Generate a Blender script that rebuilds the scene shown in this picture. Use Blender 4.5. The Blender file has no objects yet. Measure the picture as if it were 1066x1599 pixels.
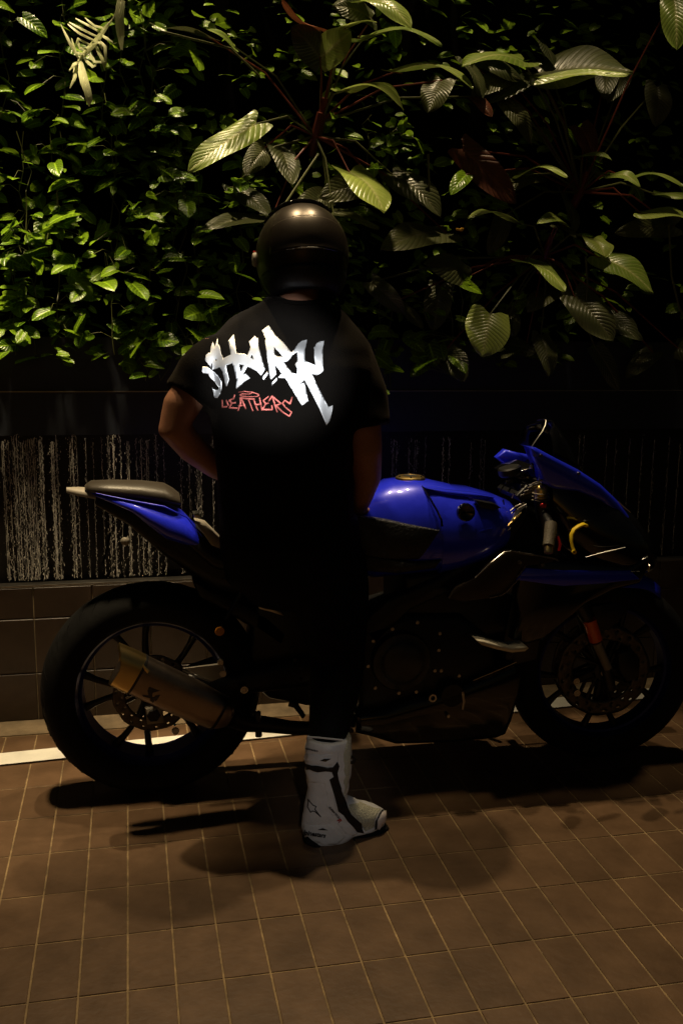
import bpy, bmesh, math, random
from mathutils import Vector, Matrix, noise
from mathutils.bvhtree import BVHTree
from mathutils.geometry import delaunay_2d_cdt
random.seed(7)
R = math.radians
sc = bpy.context.scene
COL = sc.collection

# ------------------------------------------------------------------ camera
F_PX, YAW, PITCH, ROLL = 1539.0, R(12.14), R(10.46), R(-.63)
CAM = Vector((.038, -2.087, 1.361))
_f = Vector((math.sin(YAW)*math.cos(PITCH), math.cos(YAW)*math.cos(PITCH), -math.sin(PITCH)))
_r = Vector((math.cos(YAW), -math.sin(YAW), 0)); _d = _f.cross(_r)
_c, _s = math.cos(ROLL), math.sin(ROLL)
CR, CD = _c*_r+_s*_d, -_s*_r+_c*_d
cam = bpy.data.cameras.new('camera'); cam.sensor_fit = 'HORIZONTAL'; cam.sensor_width = 36
cam.lens = 36*F_PX/1066; cam.clip_end = 100; cam.clip_start = .05
co = bpy.data.objects.new('camera', cam); COL.objects.link(co)
m = Matrix((CR, -CD, -_f)).transposed().to_4x4(); m.translation = CAM
co.matrix_world = m
sc.camera = co
# ------------------------------------------------------------------ world: night
w = bpy.data.worlds.new('World'); sc.world = w; w.use_nodes = True
nt = w.node_tree; bg = nt.nodes['Background']
sky = nt.nodes.new('ShaderNodeTexSky'); sky.sky_type = 'NISHITA'; sky.sun_disc = False
sky.sun_elevation = R(4); sky.sun_rotation = R(200)
nt.links.new(sky.outputs[0], bg.inputs[0]); bg.inputs[1].default_value = .004
# ------------------------------------------------------------------ lamps of the place, plus two added fill spots (all outside the frame)
def spot(name, loc, target, power, color, size, blend=.6, radius=.04):
    l = bpy.data.lights.new(name, 'SPOT'); l.energy = power; l.color = color
    l.spot_size = R(size); l.spot_blend = blend; l.shadow_soft_size = radius
    o = bpy.data.objects.new(name, l); COL.objects.link(o); o.location = loc
    o.rotation_euler = (Vector(target)-Vector(loc)).to_track_quat('-Z', 'Y').to_euler(); return o
WARM = (1, .77, .45)
def W0(x, y, Y=.5):
    d = (x-533)/F_PX*CR + (y-799.5)/F_PX*CD + _f
    return CAM + d*((Y-CAM.y)/d.y)
spot('downlight', (.05, 1.24, 4.0), (.15, .15, 0), 222, WARM, 60, .8, .03)
spot('downlight', (1.10, 1.24, 4.0), (.85, .15, 0), 155, WARM, 60, .9, .03)
spot('wall_washer', (-.30, .74, 3.3), (-.28, 1.12, .2), 290, WARM, 38, .8, .09)
spot('wall_washer', (.62, .76, 3.3), (.57, 1.10, .3), 120, WARM, 34, .8, .09)
spot('wall_washer', (1.70, .86, 3.3), (1.65, 1.16, .3), 55, WARM, 36, .8, .09)
spot('added_fill_spot', (.32, -2.6, 1.80), W0(430, 578), 640, (.92, .96, 1.0), 6.7, .15, .05)  # added narrow spot to brighten the shirt print, not a lamp of the place
spot('added_fill_spot', (.20, -2.9, 2.4), W0(528, 1238, .35), 38, (1, .97, .92), 6.6, .8, .05)  # second added spot, lifts the near boot
sc.view_settings.view_transform = 'Standard'; sc.view_settings.look = 'None'
sc.view_settings.exposure = 0; sc.view_settings.gamma = 1
sc.render.engine = 'CYCLES'
sc.cycles.use_denoising = True
sc.cycles.sample_clamp_indirect = 3
sc.cycles.max_bounces = 6

# ------------------------------------------------------------------ helpers
def W(x, y, Y):
    """surveyed point: photo measurement taken at depth plane Y -> metres"""
    d = (x-533)/F_PX*CR + (y-799.5)/F_PX*CD + _f
    return CAM + d*((Y-CAM.y)/d.y)
def RAY(x, y):
    return ((x-533)/F_PX*CR + (y-799.5)/F_PX*CD + _f).normalized()
def S(Y): return (Y+2.087)*1.0/F_PX*1.0
def tag(o, label=None, cat=None, group=None, kind=None):
    if label: o['label'] = label
    if cat: o['category'] = cat
    if group: o['group'] = group
    if kind: o['kind'] = kind
    return o
def adopt(o, parent):
    o.parent = parent
    p = Matrix.Identity(4); q = parent; chain = []
    while q: chain.append(q); q = q.parent
    for q in reversed(chain): p = p @ q.matrix_parent_inverse @ q.matrix_basis
    o.matrix_parent_inverse = p.inverted()
def link(name, me, parent=None):
    o = bpy.data.objects.new(name, me); COL.objects.link(o)
    if parent: adopt(o, parent)
    return o
def thing(name, loc, label, cat, group=None):
    o = bpy.data.objects.new(name, None); COL.objects.link(o); o.location = loc
    o.empty_display_size = .05
    return tag(o, label, cat, group)
def mesh(name, v, f, mat, parent=None, smooth=True, ang=None):
    me = bpy.data.meshes.new(name); me.from_pydata([tuple(a) for a in v], [], f); me.validate(); me.update()
    if mat: me.materials.append(mat)
    if smooth:
        me.shade_smooth()
        me.set_sharp_from_angle(angle=R(ang or 38))
    return link(name, me, parent)
class MB:
    def __init__(s): s.v = []; s.f = []
    def add(s, v, f):
        n = len(s.v); s.v += [Vector(a) for a in v]; s.f += [tuple(i+n for i in q) for q in f]; return s
    def rings(s, rings, caps=True, closed=False):
        n = len(rings[0]); v = [p for r in rings for p in r]; f = []
        m_ = len(rings)
        for i in range(m_ if closed else m_-1):
            a, b = i*n, ((i+1) % m_)*n
            for j in range(n): k = (j+1) % n; f.append((a+j, a+k, b+k, b+j))
        if caps and not closed: f.append(tuple(range(n))[::-1]); f.append(tuple((m_-1)*n+j for j in range(n)))
        return s.add(v, f)
    def tube(s, pts, rad, n=8, caps=True, flat=1.0, side=None):
        pts = [Vector(p) for p in pts]
        if not hasattr(rad, '__len__'): rad = [rad]*len(pts)
        rs = []; up = None
        for i, p in enumerate(pts):
            t = (pts[min(i+1, len(pts)-1)]-pts[max(i-1, 0)]).normalized()
            a = Vector(side) if side else (up or (Vector((0, 0, 1)) if abs(t.z) < .9 else Vector((0, 1, 0))))
            a = (a-t*a.dot(t)).normalized(); b = t.cross(a); up = a
            r = rad[i]; ra, rb = (r if hasattr(r, '__len__') else (r, r*flat))
            rs.append([p+a*ra*math.cos(2*math.pi*j/n)+b*rb*math.sin(2*math.pi*j/n) for j in range(n)])
        return s.rings(rs, caps)
    def box(s, c, d, rot=None, bev=0):
        c = Vector(c); d = Vector(d)/2; e = []
        for x in (-1, 1):
            for y in (-1, 1):
                for z in (-1, 1):
                    q = Vector((x*d.x, y*d.y, z*d.z)); e.append(c+(rot @ q if rot else q))
        return s.add(e, [(0, 1, 3, 2), (4, 6, 7, 5), (0, 4, 5, 1), (2, 3, 7, 6), (0, 2, 6, 4), (1, 5, 7, 3)])
    def ball(s, c, r, n=10, m_=7, rot=None):
        c = Vector(c); r = Vector(r) if hasattr(r, '__len__') else Vector((r, r, r)); rs = []
        for i in range(1, m_):
            th = math.pi*i/m_
            rs.append([c+(rot @ q if rot else q) for q in [Vector((r.x*math.sin(th)*math.cos(2*math.pi*j/n), r.y*math.sin(th)*math.sin(2*math.pi*j/n), r.z*math.cos(th))) for j in range(n)]])
        return s.rings(rs)
    def slab(s, pts, Y0, Y1, bev=.006, crown=0.0):
        """plate outlined by measured points (x, y), near face at Y0, far face at Y1, rounded rim"""
        P = [W(x, y, Y0) for x, y in pts]; c = sum(P, Vector())/len(P); rs = []
        n = len(P)
        def inset(d):
            out = []
            for i in range(n):
                a = (P[i]-P[i-1]); b = (P[(i+1) % n]-P[i])
                na = Vector((a.z, 0, -a.x)).normalized(); nb = Vector((b.z, 0, -b.x)).normalized()
                q = (na+nb); q = q.normalized() if q.length > .2 else nb
                out.append(P[i]+q*d)
            return out
        A = sum((P[i].x*P[(i+1) % n].z-P[(i+1) % n].x*P[i].z) for i in range(n))
        sg = -1 if A > 0 else 1
        for d, y in ((0, Y1), (0, Y0+bev), (bev*.35, Y0+bev*.35), (bev, Y0)):
            rs.append([Vector((q.x, y, q.z)) for q in inset(sg*d)])
        return s.rings(rs)
    def lathe(s, prof, c, axis='Y', n=48, caps=False, closed=False, rot=None):
        """prof: (radius, offset along axis)"""
        c = Vector(c); rs = []
        for j in range(n):
            a = 2*math.pi*j/n; ring = []
            for r, o in prof:
                q = Vector((r*math.cos(a), o, r*math.sin(a))) if axis == 'Y' else (Vector((r*math.cos(a), r*math.sin(a), o)) if axis == 'Z' else Vector((o, r*math.cos(a), r*math.sin(a))))
                ring.append(c+(rot @ q if rot else q))
            rs.append(ring)
        m_ = len(prof); v = [p for r in rs for p in r]; f = []
        for j in range(n):
            k = (j+1) % n
            for i in range(m_ if closed else m_-1):
                i2 = (i+1) % m_
                f.append((j*m_+i, k*m_+i, k*m_+i2, j*m_+i2))
        return s.add(v, f)
    def fix(s, me):
        bm = bmesh.new(); bm.from_mesh(me); bmesh.ops.recalc_face_normals(bm, faces=bm.faces); bm.to_mesh(me); bm.free()
    def build(s, name, mat, parent=None, smooth=True, bevel=0, ang=None, sub=0):
        o = mesh(name, s.v, s.f, mat, parent, False); s.fix(o.data)
        if smooth: o.data.shade_smooth(); o.data.set_sharp_from_angle(angle=R(ang or 38))
        if bevel:
            b = o.modifiers.new('bevel', 'BEVEL'); b.width = bevel; b.segments = 2; b.limit_method = 'ANGLE'; b.angle_limit = R(35)
        if sub:
            b = o.modifiers.new('sub', 'SUBSURF'); b.levels = sub; b.render_levels = sub
        return o
    def organic(s, name, mat, parent=None, voxel=.01, smooth=6, disp=None):
        """fuse the overlapping closed shells into one skin"""
        me = bpy.data.meshes.new(name); me.from_pydata([tuple(a) for a in s.v], [], s.f); s.fix(me)
        o = bpy.data.objects.new(name, me); COL.objects.link(o)
        r = o.modifiers.new('r', 'REMESH'); r.mode = 'VOXEL'; r.voxel_size = voxel
        k = o.modifiers.new('s', 'SMOOTH'); k.iterations = smooth; k.factor = .6
        dg = bpy.context.evaluated_depsgraph_get(); dg.update()
        m2 = bpy.data.meshes.new_from_object(o.evaluated_get(dg)); bpy.data.objects.remove(o); m2.name = name
        if disp:
            nn = [v.normal.copy() for v in m2.vertices]
            for v, q in zip(m2.vertices, nn): v.co += q*disp(v.co, q)
        m2.materials.clear(); m2.materials.append(mat); m2.shade_smooth()
        return link(name, m2, parent)

# ------------------------------------------------------------------ materials
def mat(name, col, rough=.5, metal=0, var=0, vscale=8, bump=0, bscale=60, spec=.5, coat=0, trans=0, ior=1.45, alpha=1, objvar=0, coat_rough=.05, col2=None, world=False, dirt=0):
    mt = bpy.data.materials.new(name); mt.use_nodes = True; n = mt.node_tree.nodes; L = mt.node_tree.links
    b = n['Principled BSDF']; b.inputs['Base Color'].default_value = (*col, 1); b.inputs['Roughness'].default_value = rough
    b.inputs['Metallic'].default_value = metal; b.inputs['Specular IOR Level'].default_value = spec
    b.inputs['Coat Weight'].default_value = coat; b.inputs['Coat Roughness'].default_value = coat_rough
    b.inputs['Transmission Weight'].default_value = trans; b.inputs['IOR'].default_value = ior; b.inputs['Alpha'].default_value = alpha
    tc = n.new('ShaderNodeTexCoord'); geo = n.new('ShaderNodeNewGeometry')
    P0 = geo.outputs['Position'] if world else tc.outputs['Object']
    src = None
    if var or col2:
        nz = n.new('ShaderNodeTexNoise'); nz.inputs['Scale'].default_value = vscale; nz.inputs['Detail'].default_value = 6
        nz.inputs['Roughness'].default_value = .65
        L.new(P0, nz.inputs['Vector'])
        cr = n.new('ShaderNodeValToRGB'); cr.color_ramp.elements[0].position = .3; cr.color_ramp.elements[1].position = .72
        a = col2 or tuple(c*(1-var) for c in col); bb = col if col2 else tuple(min(1, c*(1+var)) for c in col)
        cr.color_ramp.elements[0].color = (*a, 1); cr.color_ramp.elements[1].color = (*bb, 1)
        L.new(nz.outputs['Fac'], cr.inputs[0]); src = cr.outputs[0]
        rr = n.new('ShaderNodeMapRange'); rr.inputs[3].default_value = rough*.8; rr.inputs[4].default_value = min(1, rough*1.2)
        L.new(nz.outputs['Fac'], rr.inputs[0]); L.new(rr.outputs[0], b.inputs['Roughness'])
    if objvar:
        oi = n.new('ShaderNodeObjectInfo'); hs = n.new('ShaderNodeHueSaturation')
        mr = n.new('ShaderNodeMapRange'); mr.inputs[3].default_value = 1-objvar; mr.inputs[4].default_value = 1+objvar
        L.new(oi.outputs['Random'], mr.inputs[0]); L.new(mr.outputs[0], hs.inputs['Value'])
        if src: L.new(src, hs.inputs['Color'])
        else: hs.inputs['Color'].default_value = (*col, 1)
        src = hs.outputs[0]
    if dirt:
        dz = n.new('ShaderNodeTexNoise'); dz.inputs['Scale'].default_value = 2.3; dz.inputs['Detail'].default_value = 9; dz.inputs['Roughness'].default_value = .7
        L.new(geo.outputs['Position'], dz.inputs['Vector'])
        dr = n.new('ShaderNodeMapRange'); dr.inputs[1].default_value = .35; dr.inputs[2].default_value = .68; dr.inputs[3].default_value = 1-dirt; dr.inputs[4].default_value = 1+dirt*.35
        L.new(dz.outputs['Fac'], dr.inputs[0])
        h2 = n.new('ShaderNodeHueSaturation'); L.new(dr.outputs[0], h2.inputs['Value'])
        if src: L.new(src, h2.inputs['Color'])
        else: h2.inputs['Color'].default_value = (*col, 1)
        src = h2.outputs[0]
    if src: L.new(src, b.inputs['Base Color'])
    if bump:
        nz = n.new('ShaderNodeTexNoise'); nz.inputs['Scale'].default_value = bscale; nz.inputs['Detail'].default_value = 5
        L.new(P0, nz.inputs['Vector'])
        bp = n.new('ShaderNodeBump'); bp.inputs['Strength'].default_value = bump; bp.inputs['Distance'].default_value = .004
        L.new(nz.outputs['Fac'], bp.inputs['Height']); L.new(bp.outputs[0], b.inputs['Normal'])
    return mt
def leaf_mat(name, col, col2, rough=.38, veins=14, vein_col=None, patch=0, spec=.5, relief=.5):
    """blade colour with pale midrib and side veins that follow the leaf's own UV"""
    mt = bpy.data.materials.new(name); mt.use_nodes = True; n = mt.node_tree.nodes; L = mt.node_tree.links
    b = n['Principled BSDF']; b.inputs['Roughness'].default_value = rough; b.inputs['Specular IOR Level'].default_value = spec
    uv = n.new('ShaderNodeUVMap'); uv.uv_map = 'UVMap'; sp = n.new('ShaderNodeSeparateXYZ'); L.new(uv.outputs[0], sp.inputs[0])
    def M(op, a, c=None):
        q = n.new('ShaderNodeMath'); q.operation = op
        for i, x in enumerate((a, c)):
            if x is None: continue
            if isinstance(x, (int, float)): q.inputs[i].default_value = x
            else: L.new(x, q.inputs[i])
        return q.outputs[0]
    au = M('ABSOLUTE', M('SUBTRACT', sp.outputs[0], .5))
    ph = M('MULTIPLY', M('SUBTRACT', sp.outputs[1], M('MULTIPLY', au, .55)), veins*6.283)
    vn = M('POWER', M('ADD', M('MULTIPLY', M('SINE', ph), .5), .5), 3.0)
    rib = M('POWER', M('SUBTRACT', 1.0, M('MINIMUM', M('MULTIPLY', au, 9.0), 1.0)), 2.0)
    tc = n.new('ShaderNodeTexCoord'); nz = n.new('ShaderNodeTexNoise'); nz.inputs['Scale'].default_value = 22; nz.inputs['Detail'].default_value = 5
    L.new(tc.outputs['Object'], nz.inputs['Vector'])
    oi = n.new('ShaderNodeObjectInfo')
    mx = n.new('ShaderNodeMix'); mx.data_type = 'RGBA'; mx.inputs['A'].default_value = (*col, 1); mx.inputs['B'].default_value = (*col2, 1)
    fac = M('ADD', M('MULTIPLY', M('SUBTRACT', nz.outputs['Fac'], .5), 1.6), oi.outputs['Random'])
    cl = n.new('ShaderNodeClamp'); L.new(fac, cl.inputs[0]); L.new(cl.outputs[0], mx.inputs['Factor'])
    m2 = n.new('ShaderNodeMix'); m2.data_type = 'RGBA'; L.new(mx.outputs['Result'], m2.inputs['A'])
    vc = vein_col or tuple(min(1, c*2.2) for c in col2); m2.inputs['B'].default_value = (*vc, 1)
    L.new(M('MINIMUM', M('ADD', M('MULTIPLY', rib, .9), M('MULTIPLY', vn, .22)), 1.0), m2.inputs['Factor'])
    L.new(m2.outputs['Result'], b.inputs['Base Color'])
    hgt = M('SUBTRACT', M('MULTIPLY', nz.outputs['Fac'], .35), M('ADD', vn, rib))
    bp = n.new('ShaderNodeBump'); bp.inputs['Strength'].default_value = relief; bp.inputs['Distance'].default_value = .004
    L.new(hgt, bp.inputs['Height']); L.new(bp.outputs[0], b.inputs['Normal'])
    tr = n.new('ShaderNodeBsdfTranslucent'); L.new(m2.outputs['Result'], tr.inputs[0])
    ms = n.new('ShaderNodeMixShader'); ms.inputs[0].default_value = .18
    out = n['Material Output']; L.new(b.outputs[0], ms.inputs[1]); L.new(tr.outputs[0], ms.inputs[2]); L.new(ms.outputs[0], out.inputs[0])
    return mt
M_ = dict(
 tile=mat('floor_tile_clay', (.140, .080, .041), .46, var=.20, vscale=9, bump=.25, bscale=60, objvar=.14, world=True, dirt=.13),
 grout=mat('grout', (.34, .235, .12), .85, var=.45, vscale=18, bump=.4, world=True, dirt=.45),
 walltile=mat('wall_tile_brown', (.044, .028, .018), .42, var=.3, vscale=7, bump=.12, bscale=30, objvar=.15, world=True, dirt=.3),
 wallgrout=mat('wall_grout', (.26, .20, .12), .85, var=.4, vscale=18),
 stripe=mat('road_paint_white', (.88, .86, .78), .6, var=.10, vscale=14, bump=.2, dirt=.12),
 kerb=mat('screed_strip', (.27, .20, .12), .8, var=.4, vscale=9, bump=.4, dirt=.4),
 steel_edge=mat('trim_steel', (.45, .42, .38), .35, 1, var=.2),
 panel=mat('planter_coated_steel', (.034, .040, .054), .38, .3, var=.15, vscale=3),
 stone=mat('wet_black_stone', (.006, .0055, .005), .4, var=.4, vscale=5, bump=.6, bscale=18),
 felt=mat('root_felt', (.003, .003, .0025), .95, var=.5, vscale=20, bump=.3, spec=.05),
 water=mat('running_water', (.74, .72, .66), .12, 0, spec=.9),
 rubber=mat('tyre_rubber', (.008, .008, .008), .75, var=.3, vscale=30, bump=.2, bscale=90, spec=.15),
 blue=mat('blue_paint', (.020, .034, .95), .3, .05, var=.06, vscale=40, coat=1, coat_rough=.03),
 rimblue=mat('rim_blue', (.006, .012, .13), .35, .5),
 black=mat('black_plastic', (.007, .007, .008), .42, var=.2, vscale=20, bump=.15, bscale=120),
 gloss=mat('black_gloss', (.006, .006, .007), .12, coat=.6),
 carbon=mat('woven_carbon', (.05, .038, .026), .38, .2, bump=0),
 dark_metal=mat('dark_metal', (.06, .06, .062), .42, .9, var=.25, vscale=15),
 steel=mat('brushed_steel', (.55, .53, .50), .28, 1, var=.15, vscale=12),
 disc=mat('disc_iron', (.10, .09, .08), .4, .9, var=.3, vscale=30),
 gold=mat('gold_anodised', (.85, .62, .25), .28, 1),
 titan=mat('titanium_can', (.34, .27, .22), .34, 1, var=.25, vscale=9, bump=.05, bscale=200),
 yellow=mat('yellow_lever', (.95, .68, .03), .4, 0),
 red=mat('red_anodised', (.5, .02, .02), .3, .4),
 amber=mat('amber_lens', (.75, .30, .03), .2, trans=.3),
 orange=mat('orange_reflector', (.85, .14, .01), .18, coat=.6),
 grey=mat('grey_plastic', (.30, .27, .22), .5, var=.1),
 seat=mat('seat_vinyl', (.040, .033, .025), .42, var=.12, vscale=12, bump=.15, bscale=160),
 pad=mat('rough_pad', (.022, .024, .026), .45, var=.5, vscale=60, bump=1, bscale=110),
 shirt=mat('black_cotton', (.005, .004, .0032), 1.0, var=.18, vscale=7, bump=.35, bscale=260, spec=.06),
 trousers=mat('black_leather', (.0045, .0045, .005), .7, var=.2, vscale=10, bump=.5, bscale=40, spec=.15),
 skin=mat('skin', (.42, .20, .12), .5, var=.12, vscale=18, bump=.12, bscale=120, spec=.35),
 hair=mat('hair', (.02, .012, .008), .6),
 helmet=mat('satin_black_shell', (.050, .038, .027), .34, .7, var=.06, coat=.15, coat_rough=.3),
 visor=mat('dark_visor', (.01, .01, .01), .06, coat=1),
 silver=mat('reflective_silver_print', (.98, .98, .98), .57, 1.0),
 pink=mat('salmon_print', (.60, .17, .14), .62, .85),
 boot=mat('white_boot_leather', (.74, .73, .74), .42, var=.10, vscale=16, bump=.2, bscale=90),
 boot_mesh=mat('perforated_leather', (.60, .58, .46), .5, bump=1, bscale=230),
 glass=mat('smoked_screen', (.05, .05, .06), .04, trans=.9, ior=1.3),
 stem=mat('vine_stem', (.10, .11, .03), .5, var=.3),
 redstem=mat('red_petiole', (.16, .035, .02), .45, var=.3),
 pothos=leaf_mat('pothos_leaf', (.035, .095, .005), (.20, .34, .015), .27, 7, relief=.25),
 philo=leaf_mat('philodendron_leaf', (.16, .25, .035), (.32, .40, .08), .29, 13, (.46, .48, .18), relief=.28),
 philo_dark=leaf_mat('dark_shaded_philodendron_leaf', (.06, .075, .03), (.12, .13, .05), .30, 13, (.14, .14, .07), relief=.45),  # darker copy of the blade: dark green leaves, and shade painted into dim ones
 philo_red=leaf_mat('red_philodendron_leaf', (.11, .03, .014), (.17, .05, .022), .42, 11, (.22, .08, .03), relief=.5),
 fern=leaf_mat('silver_fern', (.55, .60, .28), (.75, .78, .46), .45, 9, (.7, .72, .4)),
 petal=mat('yellow_petal', (.8, .45, .03), .5),
)
_b = M_['shirt'].node_tree.nodes['Principled BSDF']; _b.inputs['Sheen Weight'].default_value = .05; _b.inputs['Sheen Roughness'].default_value = .45; _b.inputs['Sheen Tint'].default_value = (.8, .65, .5, 1)
# woven look for the carbon panel
def weave(mt):
    n = mt.node_tree.nodes; L = mt.node_tree.links; b = n['Principled BSDF']
    tc = n.new('ShaderNodeTexCoord'); ck = n.new('ShaderNodeTexChecker'); ck.inputs['Scale'].default_value = 260
    ck.inputs[1].default_value = (.055, .040, .026, 1); ck.inputs[2].default_value = (.02, .015, .011, 1)
    L.new(tc.outputs['Object'], ck.inputs[0]); L.new(ck.outputs[0], b.inputs['Base Color'])
weave(M_['carbon'])
def dots(mt):
    n = mt.node_tree.nodes; L = mt.node_tree.links; b = n['Principled BSDF']
    tc = n.new('ShaderNodeTexCoord'); v = n.new('ShaderNodeTexVoronoi'); v.inputs['Scale'].default_value = 330; v.inputs['Randomness'].default_value = .1
    cr = n.new('ShaderNodeValToRGB'); cr.color_ramp.elements[0].position = .22; cr.color_ramp.elements[0].color = (.12, .11, .08, 1)
    cr.color_ramp.elements[1].position = .4; cr.color_ramp.elements[1].color = (.62, .60, .46, 1)
    L.new(tc.outputs['Object'], v.inputs['Vector']); L.new(v.outputs['Distance'], cr.inputs[0]); L.new(cr.outputs[0], b.inputs['Base Color'])
dots(M_['boot_mesh'])

# ------------------------------------------------------------------ floor
flo = MB().box((2, -.3, -.03), (60, 60, .06)).build('floor', M_['grout'], smooth=False); tag(flo, kind='structure')
# the slab stops at the wall, so the far half is the same sheet under it
TW, TL, G = .1, .2, .0045
def tile_mesh(name, wx, wy, h, mt, b=.0009):
    x, y = wx/2, wy/2
    v = [(-x, -y, 0), (x, -y, 0), (x, y, 0), (-x, y, 0), (-x, -y, h-b), (x, -y, h-b), (x, y, h-b), (-x, y, h-b),
         (-x+b, -y+b, h), (x-b, -y+b, h), (x-b, y-b, h), (-x+b, y-b, h)]
    f = [(0, 1, 5, 4), (1, 2, 6, 5), (2, 3, 7, 6), (3, 0, 4, 7), (4, 5, 9, 8), (5, 6, 10, 9), (6, 7, 11, 10), (7, 4, 8, 11), (8, 9, 10, 11)]
    me = bpy.data.meshes.new(name); me.from_pydata(v, [], f); me.materials.append(mt); return me
def inframe(p, mg=12):
    d = p-CAM; z = d.dot(_f)
    if z < .1: return False
    x = 533+F_PX*d.dot(CR)/z; y = 799.5+F_PX*d.dot(CD)/z
    return -mg < x < 1066+mg and -mg < y < 1599+mg
TM = tile_mesh('tile', TW-G, TL-G, .0016, M_['tile'])
far = MB(); nt_ = 0
for c in range(-34, 60):
    for r in range(-14, 6):
        x, y = (c+.5)*TW, (r+.5)*TL
        vis = any(inframe(Vector((x+a*TW*.5, y+b*TL*.5, 0)), 0) for a in (-1, 0, 1) for b in (-1, 0, 1))
        dz = random.uniform(-.0004, .0004)
        if vis and nt_ < 300:
            t = bpy.data.objects.new('tile', TM); COL.objects.link(t); t.parent = flo
            t.location = (x, y, dz+.0002); t.rotation_euler = (random.uniform(-.002, .002), random.uniform(-.002, .002), 0); nt_ += 1
        else:
            n0 = [(v.co.x+x, v.co.y+y, v.co.z+dz) for v in TM.vertices]
            far.add(n0, [tuple(p.vertices) for p in TM.polygons])
print('tiles', nt_)
tag(far.build('outer_tiles', M_['tile'], flo, smooth=False), kind='stuff')
scr = MB().box((2, 1.266, .0022), (16, .126, .0044)).build('screed_strip', M_['kerb'], smooth=False); tag(scr, kind='structure')
# painted line
a, b = Vector((-3.0, .835, 0)), Vector((3.2, 1.25, 0))
st = MB(); d = (b-a).normalized(); nn = Vector((-d.y, d.x, 0)); N = 60
vv = []
for i in range(N+1):
    p = a+(b-a)*i/N
    for sgn in (-1, 1): vv.append(p+nn*(sgn*.045+random.uniform(-.0012, .0012))+Vector((0, 0, .0085)))
st.add(vv, [(2*i, 2*i+2, 2*i+3, 2*i+1) for i in range(N)])
tag(st.build('painted_line', M_['stripe'], smooth=False), kind='structure')

# ------------------------------------------------------------------ low tiled wall
WY = 1.332
lw = thing('low_wall', (1, WY, 0), 'low wall clad in dark brown square tiles under the waterfall', 'wall')
MB().box((2, WY+.035, .24), (14, .06, .48)).build('core', M_['wallgrout'], lw, smooth=False)
zs = [(.003, .176), (.176, .3725), (.3725, .484)]
for z0, z1 in zs:
    me = None
    for c in range(-22, 34):
        x0 = -.305+c*.1965
        if me is None:
            h, wd = (z1-z0)-.004, .1925
            me = tile_mesh('wall_tile', wd, h, .008, M_['walltile'], .002)
        vis = inframe(Vector((x0+.098, WY, (z0+z1)/2)), 40)
        if not vis: continue
        t = bpy.data.objects.new('tile', me); COL.objects.link(t)
        t.matrix_world = Matrix.Translation((x0+.098, WY+.005, (z0+z1)/2)) @ Matrix.Rotation(R(90), 4, 'X')
        t.location.y += random.uniform(-.0004, .0004); adopt(t, lw)
MB().box((2, WY+.02, .4875), (14, .046, .007)).build('coping', M_['steel_edge'], lw, smooth=False, bevel=.001)
# ------------------------------------------------------------------ waterfall
ww = MB()
n = 90
vv = []
for i in range(n+1):
    for j in range(9):
        x = -3+8.0*i/n; z = .30+.74*j/8
        vv.append((x, 1.46+.006*noise.noise(Vector((x*6, z*5, 0))), z))
ww.add(vv, [(i*9+j, (i+1)*9+j, (i+1)*9+j+1, i*9+j+1) for i in range(n) for j in range(8)])
o = ww.build('fountain_wall', M_['stone']); tag(o, 'black wet stone wall behind the falling water', 'wall')
tb = MB().box((2, 1.415, .31), (14, .10, .02)).build('trough_water', mat('pool_water', (.01, .012, .012), .05), smooth=False); tag(tb, kind='structure')
# ragged streams: each is a chain of drops and threads falling in front of the stone
streams = [(5, 3), (20, 3), (33, 3), (46, 4), (52, 3), (64, 2.2), (80, 3), (88, 2), (112, 2.4), (118, 1.4), (132, 1.4), (82, 3), (108, 2.2), (176, 3), (168, 2.2), (187, 1.3), (198, 1.6), (200, 2.2), (212, 1.4),
           (220, 2.2), (229, 3), (243, 2.2), (255, 1.4), (282, 1.8), (295, 1.8), (308, 2.2), (314, 1.2), (332, 1.2), (60, 2), (26, 2), (12, 2), (40, 2), (145, 1), (158, 1),
           (614, 2), (620, 1.5), (640, 1.8), (650, 2.6), (665, 1.2), (693, 1.8), (702, 1.4), (735, 1.6), (752, 1.6), (757, 1), (905, 1.5), (912, 1.2), (948, 1), (962, 1), (983, 1), (1004, .9), (1022, 1.2), (1045, 1.2), (1062, 1)]
wt = MB()
for px, wdt in streams:
    top = W(px, 682+random.uniform(-4, 10), 1.362); x0, z = top.x, top.z
    dens = wdt
    ph = random.uniform(0, 9)
    for q in range(max(1, int(dens))):
        zz = z; xo = x0+random.gauss(0, .0011*dens); pts = []; rad = []
        while zz > .50:
            pts.append((xo+.0006*noise.noise(Vector((q, ph, zz*6))), 1.3625, zz)); rad.append(max(.00012, .0006*(.5+1.6*noise.noise(Vector((q*3, ph*2, zz*31))))*(.6+.2*dens))); zz -= .006
        wt.tube(pts, rad, 4)
    while z > .50:
        k = .5+.5*noise.noise(Vector((x0*9, z*7+ph, 3)))
        if random.random() < .5+.25*min(dens, 2.5)*k+.1:
            rr = random.uniform(.0003, .0009)*(.7+.12*min(dens, 3))
            ln = random.uniform(.0012, .007)
            xx = x0+random.gauss(0, .0021*dens)+.0015*noise.noise(Vector((0, ph, z*9)))
            yy = 1.362+random.uniform(-.003, .003)
            rot = Matrix.Rotation(random.gauss(0, .09), 3, 'Y') @ Matrix.Rotation(random.uniform(-.5, .5), 3, 'X')
            wt.ball((xx, yy, z), (rr, rr*.7, ln), 4, 4, rot)
        z -= random.uniform(.0012, .0052)/max(.6, dens*.42)
for k in range(1100):       # stray spray
    x = random.uniform(-.45, 2.1) if k % 3 else random.uniform(-.45, .5)
    wt.ball((x, 1.362+random.uniform(-.02, .02), random.uniform(.5, 1.0)), random.uniform(.0003, .0009), 4, 3)
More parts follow.
